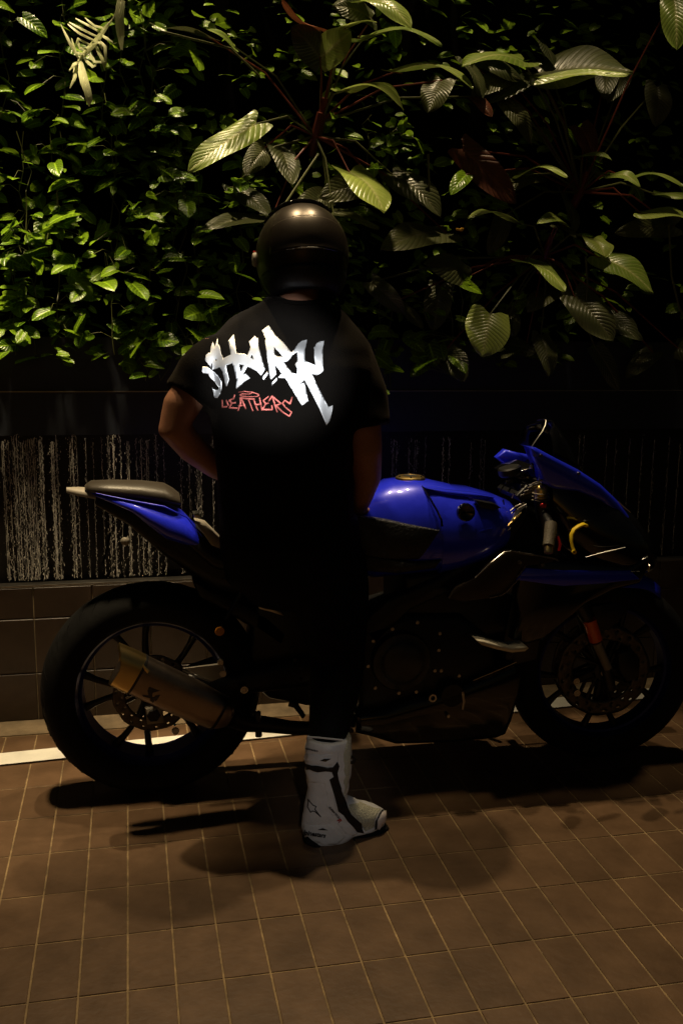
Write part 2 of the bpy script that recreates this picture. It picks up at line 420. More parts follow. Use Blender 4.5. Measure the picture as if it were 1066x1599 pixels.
o = wt.build('falling_water', M_['water'], smooth=True); tag(o, kind='stuff')
# planter front above the water
pl = thing('planter_trough', (1, 1.40, .95), 'long dark steel planter front between the waterfall and the plants', 'planter')
zt = W(0, 612, 1.37).z
MB().box((2, 1.44, (1.0+zt)/2+.0), (14, .136, zt-1.0)).build('lower_panel', M_['panel'], pl, smooth=False)
MB().box((2, 1.45, (zt+1.33)/2+.0), (14, .136, 1.33-zt-.004)).build('upper_panel', M_['panel'], pl, smooth=False)
MB().box((2, 1.376, zt+.0005), (14, .012, .003)).build('edge_strip', M_['steel_edge'], pl, smooth=False)
gw = MB().box((2, 1.50, 2.35), (14, .10, 2.1)).build('green_wall_backing', M_['felt'], smooth=False); tag(gw, 'black felt backing panel that carries the wall plants', 'wall')

# ------------------------------------------------------------------ leaves
def leaf_geo(L, Wd, fold=.25, droop=.25, curl=.12, wave=.03, nu=4, nt=9, lobe=.22, tipw=.75, seed=0, base=.6):
    """returns verts, faces, uvs. local: x width, y length, z upper side"""
    v = []; uv = []; f = []
    cols = 2*nu+1
    for i in range(nt+1):
        t = i/nt; tt = t**1.0
        wd = Wd*((1-tt)**tipw)*(base+1.35*tt)/(.99)
        for j in range(-nu, nu+1):
            s_ = j/nu; a_ = abs(s_)
            y = L*(tt-lobe*(a_**1.2)*(1-tt)**3+.10*a_*a_*(1-tt)**2*(-1 if lobe > .1 else 0)*0)
            if i == 0: y += L*.10*max(0, (a_-.6))*2   # round the lobes
            x = s_*wd*(1-.10*a_*(1 if i == 0 else 0))
            z = fold*a_*wd-curl*(a_**2)*wd*1.4-droop*L*tt**2+wave*Wd*math.sin(7*t+2.3*s_+seed)*a_
            v.append((x, y, z)); uv.append((.5+.5*s_, t))
    for i in range(nt):
        for j in range(cols-1):
            a0 = i*cols+j; f.append((a0, a0+1, a0+cols+1, a0+cols))
    return v, f, uv
def leaf_mesh(name, mt, **k):
    v, f, uv = leaf_geo(**k)
    me = bpy.data.meshes.new(name); me.from_pydata(v, [], f); me.materials.append(mt)
    u = me.uv_layers.new(name='UVMap')
    for l in me.loops: u.data[l.index].uv = uv[l.vertex_index]
    me.shade_smooth(); return me
def frame(y_axis, n_hint):
    y = y_axis.normalized(); z = (n_hint-y*n_hint.dot(y)).normalized(); x = y.cross(z)
    return Matrix((x, y, z)).transposed()

POT = [leaf_mesh('leaf', M_['pothos'], L=1, Wd=.40+.03*(i % 3), fold=.35+.12*(i % 2), droop=.12+.10*(i % 3), curl=.2, nu=3, nt=6, seed=i*1.7, wave=.05) for i in range(6)]
def pothos_leaf_matrix(p, size):
    down = Vector((random.gauss(0, .9), -abs(random.gauss(.6, .3)), -random.uniform(-.1, .6)))
    nh = Vector((random.gauss(0, .45), -random.uniform(.0, .8), random.uniform(.5, 1.1)))
    m3 = frame(down, nh)
    return Matrix.Translation(p) @ (m3 @ Matrix.Diagonal((size*random.uniform(.9, 1.3), size, size))).to_4x4()
plants = [  # label, px region (x0,y0,x1,y1), count
 ('leafy green vine filling the top left corner of the plant wall', (0, 0, 120, 190), 22),
 ('green vine hanging beside and below the pale cut-leaf fern', (150, 20, 305, 215), 36),
 ('heart-leaved vine at the left edge of the plant wall, mid height', (0, 210, 130, 400), 36),
 ('heart-leaved vine below the fern and left of the big bright leaf', (130, 215, 300, 400), 44),
 ('bright heart-leaved vine at the lower left corner above the planter', (0, 400, 140, 560), 44),
 ('long heart-leaved vine with a straight stem in the middle left, over the planter', (140, 400, 330, 560), 50),
 ('thin vine tuft that hangs down over the planter front', (195, 500, 290, 600), 12),
 ('green vine between the big bright leaf and the rider\'s helmet', (300, 270, 420, 500), 26),
 ('small bright green vine behind the top of the helmet, between the large leaves', (560, 185, 655, 275), 16),
 ('bushy green vine left of the pale heart-shaped leaf', (632, 420, 735, 590), 24),
 ('sparse green vine trailing beside the rider\'s right shoulder', (585, 470, 620, 615), 8)]
tot = 0
for lab, (x0, y0, x1, y1), cnt in plants:
    cx, cy = (x0+x1)/2, y0
    root = thing('vine_plant', W(cx, cy, 1.42), lab, 'plant', 'heart-leaved vines in the plant wall')
    stems = MB(); anchors = []
    for k in range(max(2, cnt//9)):
        sx = random.uniform(x0+8, x1-8); pts = []
        for q in range(7):
            yy = y0-6+(y1-y0)*q/6
            pts.append(W(sx+random.gauss(0, 5), yy, 1.35+random.uniform(-.03, .02)))
        stems.tube(pts, .0018, 5); anchors.append(pts)
    vines = stems
    for k in range(cnt):
        px, py = random.uniform(x0, x1), random.uniform(y0, y1)
        Y = random.uniform(1.22, 1.37); p = W(px, py, Y)
        dk = .45+.55*noise.noise(Vector((px*.012, py*.012, 5)))+.3
        o = bpy.data.objects.new('leaf', random.choice(POT)); COL.objects.link(o)
        o.matrix_world = pothos_leaf_matrix(p, random.choice((.034, .045, .055, .062, .07, .085))*random.uniform(.9, 1.1)); adopt(o, root); tot += 1
        near = min((q for pts in anchors for q in pts), key=lambda q: (q-p).length)
        vines.tube([near, (near+p)/2+Vector((0, -.01, .012)), p], .0011, 4)
    vines.build('stem', M_['stem'], root)
print('vine leaves', tot)
# dense small foliage further back that nobody could count
bk = MB(); uvs = []
base = [leaf_geo(L=1, Wd=.42, fold=.4, droop=.2, curl=.2, nu=1, nt=4, seed=i) for i in range(3)]
def dens(px, py):
    d = .0
    if px < 560: d = .72 if py > 180 else .62
    if 560 <= px < 740: d = .5
    if px >= 740: d = .42
    if 330 < px < 560 and py < 260: d = .5
    return d
for k in range(8200):
    px, py = random.uniform(-160, 1250), random.uniform(-200, 575)
    if random.random() > dens(px, py): continue
    if noise.noise(Vector((px*.017, py*.017, 1))) < -.13: continue
    p = W(px, py, random.uniform(1.33, 1.46)); mx = pothos_leaf_matrix(p, random.uniform(.026, .066))
    v, f, u = random.choice(base); bk.add([mx @ Vector(q) for q in v], f); uvs += u
o = bk.build('wall_foliage', M_['pothos']); tag(o, kind='stuff')
ul = o.data.uv_layers.new(name='UVMap')
for l in o.data.loops: ul.data[l.index].uv = uvs[l.vertex_index]

# big leaves: base px, tip px, half width (m), base depth, tip depth, normal hint (x,y,z), material, droop, fold
BIG = {
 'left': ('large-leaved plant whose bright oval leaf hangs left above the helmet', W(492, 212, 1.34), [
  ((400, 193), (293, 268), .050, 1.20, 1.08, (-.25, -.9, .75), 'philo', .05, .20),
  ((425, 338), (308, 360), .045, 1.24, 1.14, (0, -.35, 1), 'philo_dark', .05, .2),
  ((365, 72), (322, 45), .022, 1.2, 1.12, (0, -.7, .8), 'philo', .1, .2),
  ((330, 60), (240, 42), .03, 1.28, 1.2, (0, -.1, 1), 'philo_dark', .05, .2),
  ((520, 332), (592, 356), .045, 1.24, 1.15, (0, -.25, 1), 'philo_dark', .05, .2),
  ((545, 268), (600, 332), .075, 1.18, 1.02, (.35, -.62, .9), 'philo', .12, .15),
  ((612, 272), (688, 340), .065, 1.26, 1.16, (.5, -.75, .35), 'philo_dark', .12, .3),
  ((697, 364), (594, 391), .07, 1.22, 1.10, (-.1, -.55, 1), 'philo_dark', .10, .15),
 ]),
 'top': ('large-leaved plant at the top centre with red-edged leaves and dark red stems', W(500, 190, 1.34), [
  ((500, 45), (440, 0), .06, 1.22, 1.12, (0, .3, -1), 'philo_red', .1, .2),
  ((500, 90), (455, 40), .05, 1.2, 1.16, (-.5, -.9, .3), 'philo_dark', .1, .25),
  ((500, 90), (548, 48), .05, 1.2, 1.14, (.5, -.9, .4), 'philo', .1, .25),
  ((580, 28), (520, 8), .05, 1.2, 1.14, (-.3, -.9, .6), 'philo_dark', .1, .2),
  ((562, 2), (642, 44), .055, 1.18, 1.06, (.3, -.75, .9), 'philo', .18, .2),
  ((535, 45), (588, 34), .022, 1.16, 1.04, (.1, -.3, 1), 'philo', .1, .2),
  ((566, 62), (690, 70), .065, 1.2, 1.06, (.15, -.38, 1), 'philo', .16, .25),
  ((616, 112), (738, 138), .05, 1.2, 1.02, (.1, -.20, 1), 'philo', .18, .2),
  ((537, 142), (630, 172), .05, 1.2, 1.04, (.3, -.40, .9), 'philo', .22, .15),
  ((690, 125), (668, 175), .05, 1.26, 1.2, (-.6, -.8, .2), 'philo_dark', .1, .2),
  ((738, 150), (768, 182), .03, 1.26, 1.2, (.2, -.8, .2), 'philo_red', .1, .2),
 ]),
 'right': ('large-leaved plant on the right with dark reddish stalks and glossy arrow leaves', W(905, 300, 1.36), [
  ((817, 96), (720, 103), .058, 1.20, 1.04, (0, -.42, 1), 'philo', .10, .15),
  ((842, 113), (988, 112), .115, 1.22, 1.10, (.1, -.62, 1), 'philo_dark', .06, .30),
  ((846, 122), (982, 116), .03, 1.15, 1.02, (0, -.55, 1), 'philo', .04, .1),  # lit lower half of the leaf above, its light painted as a paler blade
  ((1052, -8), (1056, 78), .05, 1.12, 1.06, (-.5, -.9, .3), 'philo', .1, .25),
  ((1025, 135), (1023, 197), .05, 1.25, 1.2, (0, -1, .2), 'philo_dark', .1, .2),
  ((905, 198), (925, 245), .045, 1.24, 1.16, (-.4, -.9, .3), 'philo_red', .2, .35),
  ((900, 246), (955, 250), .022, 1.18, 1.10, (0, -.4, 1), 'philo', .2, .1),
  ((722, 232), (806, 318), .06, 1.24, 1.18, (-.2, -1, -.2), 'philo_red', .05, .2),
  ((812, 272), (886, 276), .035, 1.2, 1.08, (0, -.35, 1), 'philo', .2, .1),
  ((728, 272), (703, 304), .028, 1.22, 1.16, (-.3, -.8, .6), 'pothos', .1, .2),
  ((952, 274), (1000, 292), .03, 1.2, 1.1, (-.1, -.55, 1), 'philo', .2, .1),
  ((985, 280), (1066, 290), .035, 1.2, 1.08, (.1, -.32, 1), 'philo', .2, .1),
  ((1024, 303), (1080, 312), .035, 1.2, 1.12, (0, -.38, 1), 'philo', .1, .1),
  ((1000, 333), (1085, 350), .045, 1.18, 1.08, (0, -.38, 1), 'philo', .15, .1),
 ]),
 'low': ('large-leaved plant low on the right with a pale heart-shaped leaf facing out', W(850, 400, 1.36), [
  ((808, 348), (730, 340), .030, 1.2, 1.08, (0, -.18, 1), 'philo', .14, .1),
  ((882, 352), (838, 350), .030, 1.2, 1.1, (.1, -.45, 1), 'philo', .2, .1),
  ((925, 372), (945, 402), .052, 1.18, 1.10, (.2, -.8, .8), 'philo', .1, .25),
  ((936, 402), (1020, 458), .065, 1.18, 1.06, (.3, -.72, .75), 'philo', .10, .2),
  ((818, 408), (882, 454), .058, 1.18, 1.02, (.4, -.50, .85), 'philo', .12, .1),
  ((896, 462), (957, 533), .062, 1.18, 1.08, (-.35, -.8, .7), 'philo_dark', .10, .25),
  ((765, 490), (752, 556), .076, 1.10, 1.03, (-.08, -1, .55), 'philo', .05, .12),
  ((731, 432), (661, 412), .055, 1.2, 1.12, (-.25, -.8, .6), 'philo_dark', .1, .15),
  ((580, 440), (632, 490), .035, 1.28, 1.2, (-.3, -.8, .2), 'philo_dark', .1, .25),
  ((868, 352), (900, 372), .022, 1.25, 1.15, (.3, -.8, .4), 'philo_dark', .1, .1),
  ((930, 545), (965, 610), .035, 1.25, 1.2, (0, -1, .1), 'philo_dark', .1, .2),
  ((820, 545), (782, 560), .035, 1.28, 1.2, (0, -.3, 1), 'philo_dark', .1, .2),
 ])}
rb = random.Random(31)
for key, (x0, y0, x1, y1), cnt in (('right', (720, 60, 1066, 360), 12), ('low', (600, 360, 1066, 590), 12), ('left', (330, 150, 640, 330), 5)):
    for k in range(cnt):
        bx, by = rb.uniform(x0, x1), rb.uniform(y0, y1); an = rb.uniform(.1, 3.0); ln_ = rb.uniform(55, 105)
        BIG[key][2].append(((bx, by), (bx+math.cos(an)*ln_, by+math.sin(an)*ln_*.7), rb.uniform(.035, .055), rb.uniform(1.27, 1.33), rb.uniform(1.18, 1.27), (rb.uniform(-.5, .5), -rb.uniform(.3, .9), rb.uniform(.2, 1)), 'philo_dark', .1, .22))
for key, (lab, stem0, leaves) in BIG.items():
    root = thing('philodendron', stem0, lab, 'plant', 'large-leaved plants in the plant wall')
    pet = MB()
    # short woody crown
    MB().tube([stem0+Vector((0, .06, -.05)), stem0+Vector((0, 0, 0)), stem0+Vector((.01, -.03, .07))], [.014, .016, .010], 8).build('trunk', M_['redstem'], root)
    for k, (bp_, tp, hw, yb, yt, nh, mt, dr, fo) in enumerate(leaves):
        yb += .05; yt += .06; hw *= 1.3 if mt != 'philo_red' else 1.1; nh = (nh[0], nh[1]*1.45, nh[2])
        B, T = W(*bp_, yb), W(*tp, yt); Ln = (T-B).length
        v, f, uv = leaf_geo(L=Ln, Wd=hw, fold=fo, droop=0, curl=.35*fo+.05, nu=7, nt=18, seed=k*2.1+len(lab), wave=.09, lobe=.2 if mt != 'pothos' else .15)
        m3 = frame(T-B, Vector(nh))
        vv = []
        for (x, y, z) in v:
            t = y/Ln; z += dr*Ln*math.sin(math.pi*min(max(t, 0), 1))*.9-.03*Ln*math.sin(5*t+k)*abs(x)/max(hw, .001)
            z += .0005*math.sin((t-.55*abs(x)/max(hw, .01)*.5)*82)*min(1, abs(x)/.01)
            vv.append(B+m3 @ Vector((x, y, z)))
        me = bpy.data.meshes.new('leaf'); me.from_pydata(vv, [], f); me.materials.append(M_[mt])
        ul = me.uv_layers.new(name='UVMap')
        for l in me.loops: ul.data[l.index].uv = uv[l.vertex_index]
        me.shade_smooth(); o = link('leaf', me, root)
        if mt == 'philo_red': o['label'] = 'reddish brown leaf'
        mid = (stem0+B)/2+Vector((0, -.02, .03+.02*random.random()))
        pm = MB().tube([stem0, mid, B, B+(T-B)*.1], [.0045, .0035, .0028, .0015], 6); pm.build('petiole', M_['redstem' if k % 2 else 'stem'], root)
# hanging aerial stems
for k, (pts) in enumerate([[(1044, 350, 1.25), (1048, 430, 1.22), (1060, 480, 1.22), (1072, 500, 1.22)], [(914, 400, 1.2), (917, 440, 1.2), (915, 468, 1.2)], [(497, 240, 1.22), (470, 280, 1.2), (445, 318, 1.18)], [(250, 48, 1.2), (360, 75, 1.2), (405, 118, 1.22)], [(668, 240, 1.25), (670, 300, 1.25)]]):
    o = MB().tube([W(*p) for p in pts], [.0038]*len(pts), 6).build('hanging_stem', M_['stem'])
    tag(o, ['thick pale root hanging at the right edge below the leaves', 'short pale stalk under the heart leaf on the right', 'green stalk rising from behind the helmet', 'long thin dark stalk running to the pale leaf near the top left', 'thin brown stalk right of the bright green tuft'][k], 'plant', 'bare stalks in the plant wall')
# fern with cut pale fronds
fern = thing('fern', W(170, 25, 1.3), 'pale silvery cut-leaf fern hanging at the top left', 'plant')
def strap(pts, w0, name='frond'):
    P = [W(*p) for p in pts]; v = []; uvl = []
    for i, p in enumerate(P):
        t = (P[min(i+1, len(P)-1)]-P[max(i-1, 0)]).normalized(); sd = t.cross(Vector((0, -.8, .6))).normalized()
        ww_ = w0[i]
        v += [p-sd*ww_, p+Vector((0, -.002, .003)), p+sd*ww_]; uvl += [(0, i/len(P)), (.5, i/len(P)), (1, i/len(P))]
    f = []
    for i in range(len(P)-1):
        for j in (0, 1): f.append((i*3+j, i*3+j+1, i*3+j+4, i*3+j+3))
    me = bpy.data.meshes.new(name); me.from_pydata(v, [], f); me.materials.append(M_['fern']); u = me.uv_layers.new(name='UVMap')
    for l in me.loops: u.data[l.index].uv = uvl[l.vertex_index]
    me.shade_smooth(); return link(name, me, fern)
ax = [(176, 29), (163, 45), (155, 57), (146, 68), (137, 78), (128, 88), (122, 96)]
strap([(x, y, 1.14-.004*i) for i, (x, y) in enumerate(ax)], [.002, .007, .009, .010, .010, .008, .004])
for a_, b_, c_ in [((160, 43), (148, 40), (133, 28)), ((157, 50), (140, 40), (118, 29)), ((152, 57), (132, 47), (108, 35)), ((147, 63), (125, 52), (106, 38)), ((141, 70), (122, 60), (118, 72)), ((136, 77), (124, 74), (122, 62)),
                   ((130, 84), (118, 82), (112, 60)), ((124, 92), (113, 74), (95, 38)), ((122, 96), (116, 100), (108, 110)), ((160, 55), (168, 60), (176, 66)), ((154, 62), (164, 72), (166, 104)), ((150, 72), (160, 92), (164, 110)),
                   ((140, 84), (148, 96), (166, 97)), ((132, 92), (146, 104), (150, 100)), ((118, 100), (117, 120), (109, 138)), ((144, 66), (156, 66), (160, 78))]:
    strap([(a_[0], a_[1], 1.12), ((a_[0]+b_[0])/2, (a_[1]+b_[1])/2, 1.11), (b_[0], b_[1], 1.10), ((b_[0]+c_[0])/2, (b_[1]+c_[1])/2, 1.10), (c_[0], c_[1], 1.11)], [.004, .006, .0055, .004, .0008])
strap([(126, 96, 1.11), (128, 112, 1.09), (132, 128, 1.08), (137, 143, 1.08), (139, 155, 1.085), (139, 166, 1.09)], [.006, .012, .013, .011, .010, .001])
strap([(189, 0, 1.13), (186, 25, 1.12), (188, 50, 1.12), (190, 78, 1.13)], [.012, .014, .012, .003])
o = MB().tube([W(190, -10, 1.2), W(184, 12, 1.16), W(176, 29, 1.14)], .0025, 6).build('stem', M_['stem'], fern)
yl = thing('yellow_flower', W(718, 357, 1.16), 'tiny yellow-orange flower among green leaves beside the striped dark leaf', 'flower')
for k in range(4):
    q = W(718, 357, 1.16)+Vector((random.uniform(-.008, .008), 0, random.uniform(-.006, .006)))
    MB().ball(q, (.007, .003, .005), 8, 5).build('petal', M_['petal'], yl)
#PART2
# ------------------------------------------------------------------ motorcycle
BY = .735
bike = thing('motorcycle', (.78, BY, 0), 'blue and black sport motorcycle parked along the waterfall wall, nose to the right', 'motorcycle')
def sub(name, parent, loc):
    o = bpy.data.objects.new(name, None); COL.objects.link(o); o.location = loc; o.empty_display_size = .05; adopt(o, parent); return o
def wheel(name, c, Rt, rr, tw, rimw, disc, nsp, twin, steer=0, phase=0, discs=(-1,)):
    wv = sub(name, bike, c)
    rot = Matrix.Rotation(steer, 3, 'Z')
    hw = tw/2; prof = []
    for i in range(13):
        a = math.pi*i/12
        prof.append((rr+.012+(Rt-rr-.012)*math.sin(a)**.72, -hw*math.cos(a)*(1 if .1 < math.sin(a) else .86)))
    prof += [(rr-.004, rimw/2), (rr-.004, -rimw/2)]
    MB().lathe(prof, c, n=96, closed=True, rot=rot).build('tyre', M_['rubber'], wv, ang=60)
    # tread grooves as raised dark sipes
    gr = MB()
    for k in range(40):
        a = 2*math.pi*k/40
        for sg in (-1, 1):
            q = [(a, sg*hw*.25, Rt-.0025), (a+.05, sg*hw*.5, Rt-.0075), (a+.10, sg*hw*.70, Rt-.0195)]
            gr.tube([Vector(c)+rot @ Vector((r*math.cos(t), y, r*math.sin(t))) for t, y, r in q], .0016, 4)
    tag(gr.build('tread_groove', M_['black'], wv), kind='stuff')
    rp = [(rr+.010, -rimw/2-.004), (rr+.012, -rimw/2+.004), (rr-.006, -rimw/2+.012), (rr-.022, -rimw*.3), (rr-.024, rimw*.3), (rr-.006, rimw/2-.012), (rr+.012, rimw/2-.004), (rr+.010, rimw/2+.004), (rr-.004, rimw/2), (rr-.016, rimw*.3), (rr-.016, -rimw*.3), (rr-.004, -rimw/2)]
    MB().lathe(rp, c, n=96, closed=True, rot=rot).build('rim', M_['rimblue'], wv)
    for k in range(nsp):
        a = phase+2*math.pi*k/nsp
        s_ = MB()
        for sg in ((-1, 1) if twin else (0,)):
            pts = []
            for t in range(6):
                u = t/5; rad = .035+(rr-.018-.035)*u; aa = a+sg*(.10+.16*u**1.3)
                pts.append(Vector(c)+rot @ Vector((rad*math.cos(aa), -.012*(1-u), rad*math.sin(aa))))
            s_.tube(pts, [(.016, .016), (.013, .013), (.010, .011), (.009, .010), (.010, .010), (.014, .012)], 8)
        s_.build('spoke', M_['black'], wv, ang=60)
    MB().lathe([(.0, -rimw*.42), (.030, -rimw*.42), (.034, -rimw*.3), (.034, rimw*.3), (.030, rimw*.42), (0, rimw*.42)], c, n=32, rot=rot).build('hub', M_['dark_metal'], wv)
    MB().lathe([(0, -rimw*.62), (.014, -rimw*.62), (.016, -rimw*.58), (.016, rimw*.62), (0, rimw*.62)], c, n=20, rot=rot).build('axle', M_['steel'], wv)
    for sg in discs:
        d = MB(); yo = sg*(rimw*.36); r0, r1 = disc*.68, disc; NA = 90
        rings = [r0, r0+(r1-r0)*.22, r0+(r1-r0)*.36, r0+(r1-r0)*.64, r0+(r1-r0)*.78, r1]
        vv = []
        for j in range(NA):
            a = 2*math.pi*j/NA
            for q, r in enumerate(rings):
                rr_ = r*(1+(.012*math.sin(a*10) if q == 5 else 0))
                vv.append(Vector(c)+rot @ Vector((rr_*math.cos(a), yo, rr_*math.sin(a))))
        ff = []
        for j in range(NA):
            for i in range(5):
                if i == 1 and j % 5 == 1: continue
                if i == 3 and j % 5 == 3: continue
                ff.append((j*6+i, ((j+1) % NA)*6+i, ((j+1) % NA)*6+i+1, j*6+i+1))
        d.add(vv, ff); o = d.build('brake_disc', M_['disc'], wv, ang=80)
        md = o.modifiers.new('thick', 'SOLIDIFY'); md.thickness = .004
        cr = MB()
        for k in range(8):
            a = 2*math.pi*k/8
            cr.tube([Vector(c)+rot @ Vector((.03*math.cos(a), yo, .03*math.sin(a))), Vector(c)+rot @ Vector((r0*1.04*math.cos(a+.3), yo, r0*1.04*math.sin(a+.3)))], .006, 6)
        cr.build('disc_carrier', M_['black'], wv)
    return wv
RC = W(238, 1076, BY); RC.z = .318
FC = W(935, 1062, .705); FC.z = .300
rw = wheel('rear_wheel', RC, .318, .222, .185, .135, .115, 5, True, phase=R(180), discs=(-1,))
fw = wheel('front_wheel', FC, .300, .224, .120, .085, .150, 5, True, steer=R(-7), phase=R(200), discs=(-1, 1))

def sl(name, mt, pts, Y0, Y1, bev=.006, parent=None, tilt=0, **k):
    b = MB().slab(pts, Y0, Y1, bev)
    if tilt:
        zm = min(v.z for v in b.v)
        for v in b.v: v.y += tilt*(v.z-zm)
    return b.build(name, M_[mt], parent or bike, **k)
def loft(name, mt, st, parent=None, n=28, e=.62, **k):
    """st: (px, ytop, ybot, halfwidth[, Yc[, shear]]) cross sections across the bike"""
    rs = []
    for s_ in st:
        px, yt, yb, hw = s_[:4]; Yc = s_[4] if len(s_) > 4 else BY
        T, B = W(px, yt, Yc), W(px, yb, Yc); c = (T+B)/2; hz = (T.z-B.z)/2; ring = []
        for j in range(n):
            a = 2*math.pi*j/n; ca, sa = math.cos(a), math.sin(a)
            ring.append(Vector((T.x*.5*(1+sa)+B.x*.5*(1-sa), Yc-hw*math.copysign(abs(ca)**e, ca)*(1-.18*sa), c.z+hz*math.copysign(abs(sa)**.8, sa))))
        rs.append(ring)
    return MB().rings(rs).build(name, M_[mt], parent or bike, ang=50, **k)
# tail
loft('tail_core', 'black', [(150, 772, 788, .03), (200, 784, 818, .035), (262, 812, 870, .045), (330, 840, 915, .06), (400, 842, 930, .10), (520, 860, 930, .10)])
tp = loft('tail_tip', 'grey', [(104, 761, 769, .012), (122, 761, 773, .03), (150, 763, 777, .045)])
seat_o = loft('pillion_seat', 'seat', [(133, 757, 763, .030), (142, 751, 767, .050), (175, 750, 772, .062), (220, 751, 777, .070), (256, 755, 782, .074), (270, 763, 784, .072), (280, 771, 785, .06)], e=.75)
loft('rider_seat', 'black', [(280, 800, 840, .08), (330, 838, 880, .11), (420, 856, 900, .125), (520, 850, 900, .11), (570, 820, 890, .08)], e=.7)
TY = .600
tl = MB()
tailpts = [(133, 763), (190, 773), (256, 784), (292, 806), (312, 836), (327, 858), (300, 853), (252, 847), (232, 822), (200, 796), (166, 781), (146, 772)]
tail = loft('tail_panel', 'blue', [(134, 759, 764, .028), (150, 764, 773, .045), (178, 769, 784, .064), (206, 774, 796, .080), (232, 779, 818, .090), (258, 785, 838, .097), (284, 797, 846, .098), (304, 818, 850, .094), (318, 838, 853, .086), (326, 849, 855, .075)], e=.85)
MB().tube([W(150, 770, .655), W(200, 781, .638), W(256, 791, .630), W(292, 808, .632), W(316, 838, .640)], [.0008, .0022, .0025, .002, .0008], 6).build('crease', M_['blue'], tail)
sl('seat_rail_cover', 'grey', [(305, 816), (322, 820), (352, 850), (345, 858), (330, 852)], .625, .70, .004)
sl('seat_latch', 'steel', [(302, 804), (312, 803), (313, 808), (304, 809)], TY, .66, .002)
# undertail, number plate bracket, indicators
MB().tube([W(172, 832, .72), W(168, 855, .71), W(160, 882, .70)], [(.010, .004), (.012, .004), (.006, .003)], 6).build('plate_bracket', M_['dark_metal'], bike)
ind = MB().ball(W(196, 845, .66), (.014, .012, .012), 12, 8).build('rear_indicator', M_['grey'], bike)
MB().tube([W(196, 845, .67), W(196, 820, .70)], .005, 8).build('stalk', M_['black'], ind)
MB().tube([W(384, 885, .66), W(374, 930, .65), W(352, 968, .63)], [(.009, .007), (.011, .008), (.006, .005)], 8).build('rear_set_stay', M_['dark_metal'], bike)
rf = MB().lathe([(0, -.006), (.012, -.005), (.014, 0), (.012, .006), (0, .007)], W(343, 986, .62), n=20).build('side_reflector', M_['amber'], bike)
MB().tube([W(348, 975, .63), W(344, 984, .625)], .004, 6).build('mount', M_['black'], rf)
sl('rear_hugger', 'black', [(300, 905), (330, 920), (372, 938), (420, 962), (450, 990), (440, 1010), (400, 985), (350, 955), (310, 935)], .68, .80, .01)
sl('tail_brace', 'black', [(345, 905), (380, 905), (450, 940), (560, 960), (560, 935), (450, 915), (390, 888)], .66, .82, .01)
sl('heat_shield', 'steel', [(402, 936), (412, 938), (420, 944), (436, 952), (443, 962), (425, 957), (404, 951)], .655, .66, .002)
# swingarm
sl('shock_housing', 'black', [(400, 950), (470, 925), (560, 920), (570, 1100), (480, 1104), (420, 1092), (385, 1060), (392, 1000)], .68, .80, .012)
MB().tube([W(590, 1040, .67), W(470, 1050, .66), W(360, 1070, .64), W(236, 1084, .63)], [(.055, .018), (.046, .018), (.034, .016), (.024, .014)], 12).build('swingarm', M_['black'], bike)
MB().tube([W(590, 1040, .83), W(470, 1045, .84), W(360, 1060, .85), W(236, 1075, .86)], [(.055, .018), (.046, .018), (.034, .016), (.024, .014)], 12).build('swingarm', M_['black'], bike)
sl('hanger_bracket', 'grey', [(286, 1044), (348, 1036), (352, 1056), (330, 1066)], .60, .606, .003)
MB().tube([W(285, 1047, .598), W(328, 1065, .598)], .0025, 6).build('bracket_edge', M_['steel'], bike)
def bolt(x, y, Y, r=.006, mt='dark_metal', parent=None):
    b = MB().lathe([(0, -.005), (r*.45, -.005), (r*.5, -.002), (r*.55, -.005), (r*.9, -.005), (r, -.002), (r, .004)], W(x, y, Y), n=12)
    return b.build('bolt', M_[mt], parent or bike)
for x, y, r in [(348, 1052, .010), (381, 1077, .012), (344, 1034, .009)]: bolt(x, y, .60, r, 'steel')
for x, y in [(460, 1030), (470, 1043), (470, 1062), (457, 1012)]: bolt(x, y, .58, .006)
# rear brake
cp = MB().slab([(226, 1106), (254, 1106), (256, 1130), (230, 1133)], .63, .66, .006).build('rear_caliper', M_['grey'], bike)
MB().lathe([(0, -.004), (.018, -.004), (.020, 0), (.020, .006)], W(240, 1118, .628), n=6).build('axle_nut', M_['black'], cp)
bolt(274, 1142, .63, .011, 'steel', cp); MB().ball(W(273, 1132, .63), .0035, 8, 5).build('blue_fitting', mat('blue_anod', (.02, .2, .8), .3, .6), cp)
# exhaust
ex = sub('exhaust', bike, W(270, 1085, .52))
A, B = W(186, 1040, .515), W(352, 1118, .53)
axd = (B-A).normalized(); N_ = 14
rs = []
sh = [(-.004, .034, .052), (0, .036, .054), (.10, .038, .056), (.35, .040, .057), (.7, .040, .056), (.92, .037, .050), (1.0, .028, .038), (1.04, .022, .026)]
upv = Vector((0, 0, 1)); upv = (upv-axd*upv.dot(axd)).normalized(); sdv = axd.cross(upv)
def can(t, a, k=1.0, ra=None):
    for i in range(len(sh)-1):
        if sh[i][0] <= t <= sh[i+1][0]:
            u = (t-sh[i][0])/(sh[i+1][0]-sh[i][0]); ry = sh[i][1]*(1-u)+sh[i+1][1]*u; rz = sh[i][2]*(1-u)+sh[i+1][2]*u
    ca, sa = math.cos(a), math.sin(a)
    ex_ = .72
    return A+(B-A)*t+sdv*(ry*k*math.copysign(abs(ca)**ex_, ca))+upv*(rz*k*math.copysign(abs(sa)**ex_, sa))
for t in [0, .02, .1, .25, .45, .65, .8, .9, .96, 1.0, 1.04]:
    rs.append([can(t, 2*math.pi*j/40) for j in range(40)])
MB().rings(rs).build('silencer', M_['titan'], ex, ang=60)
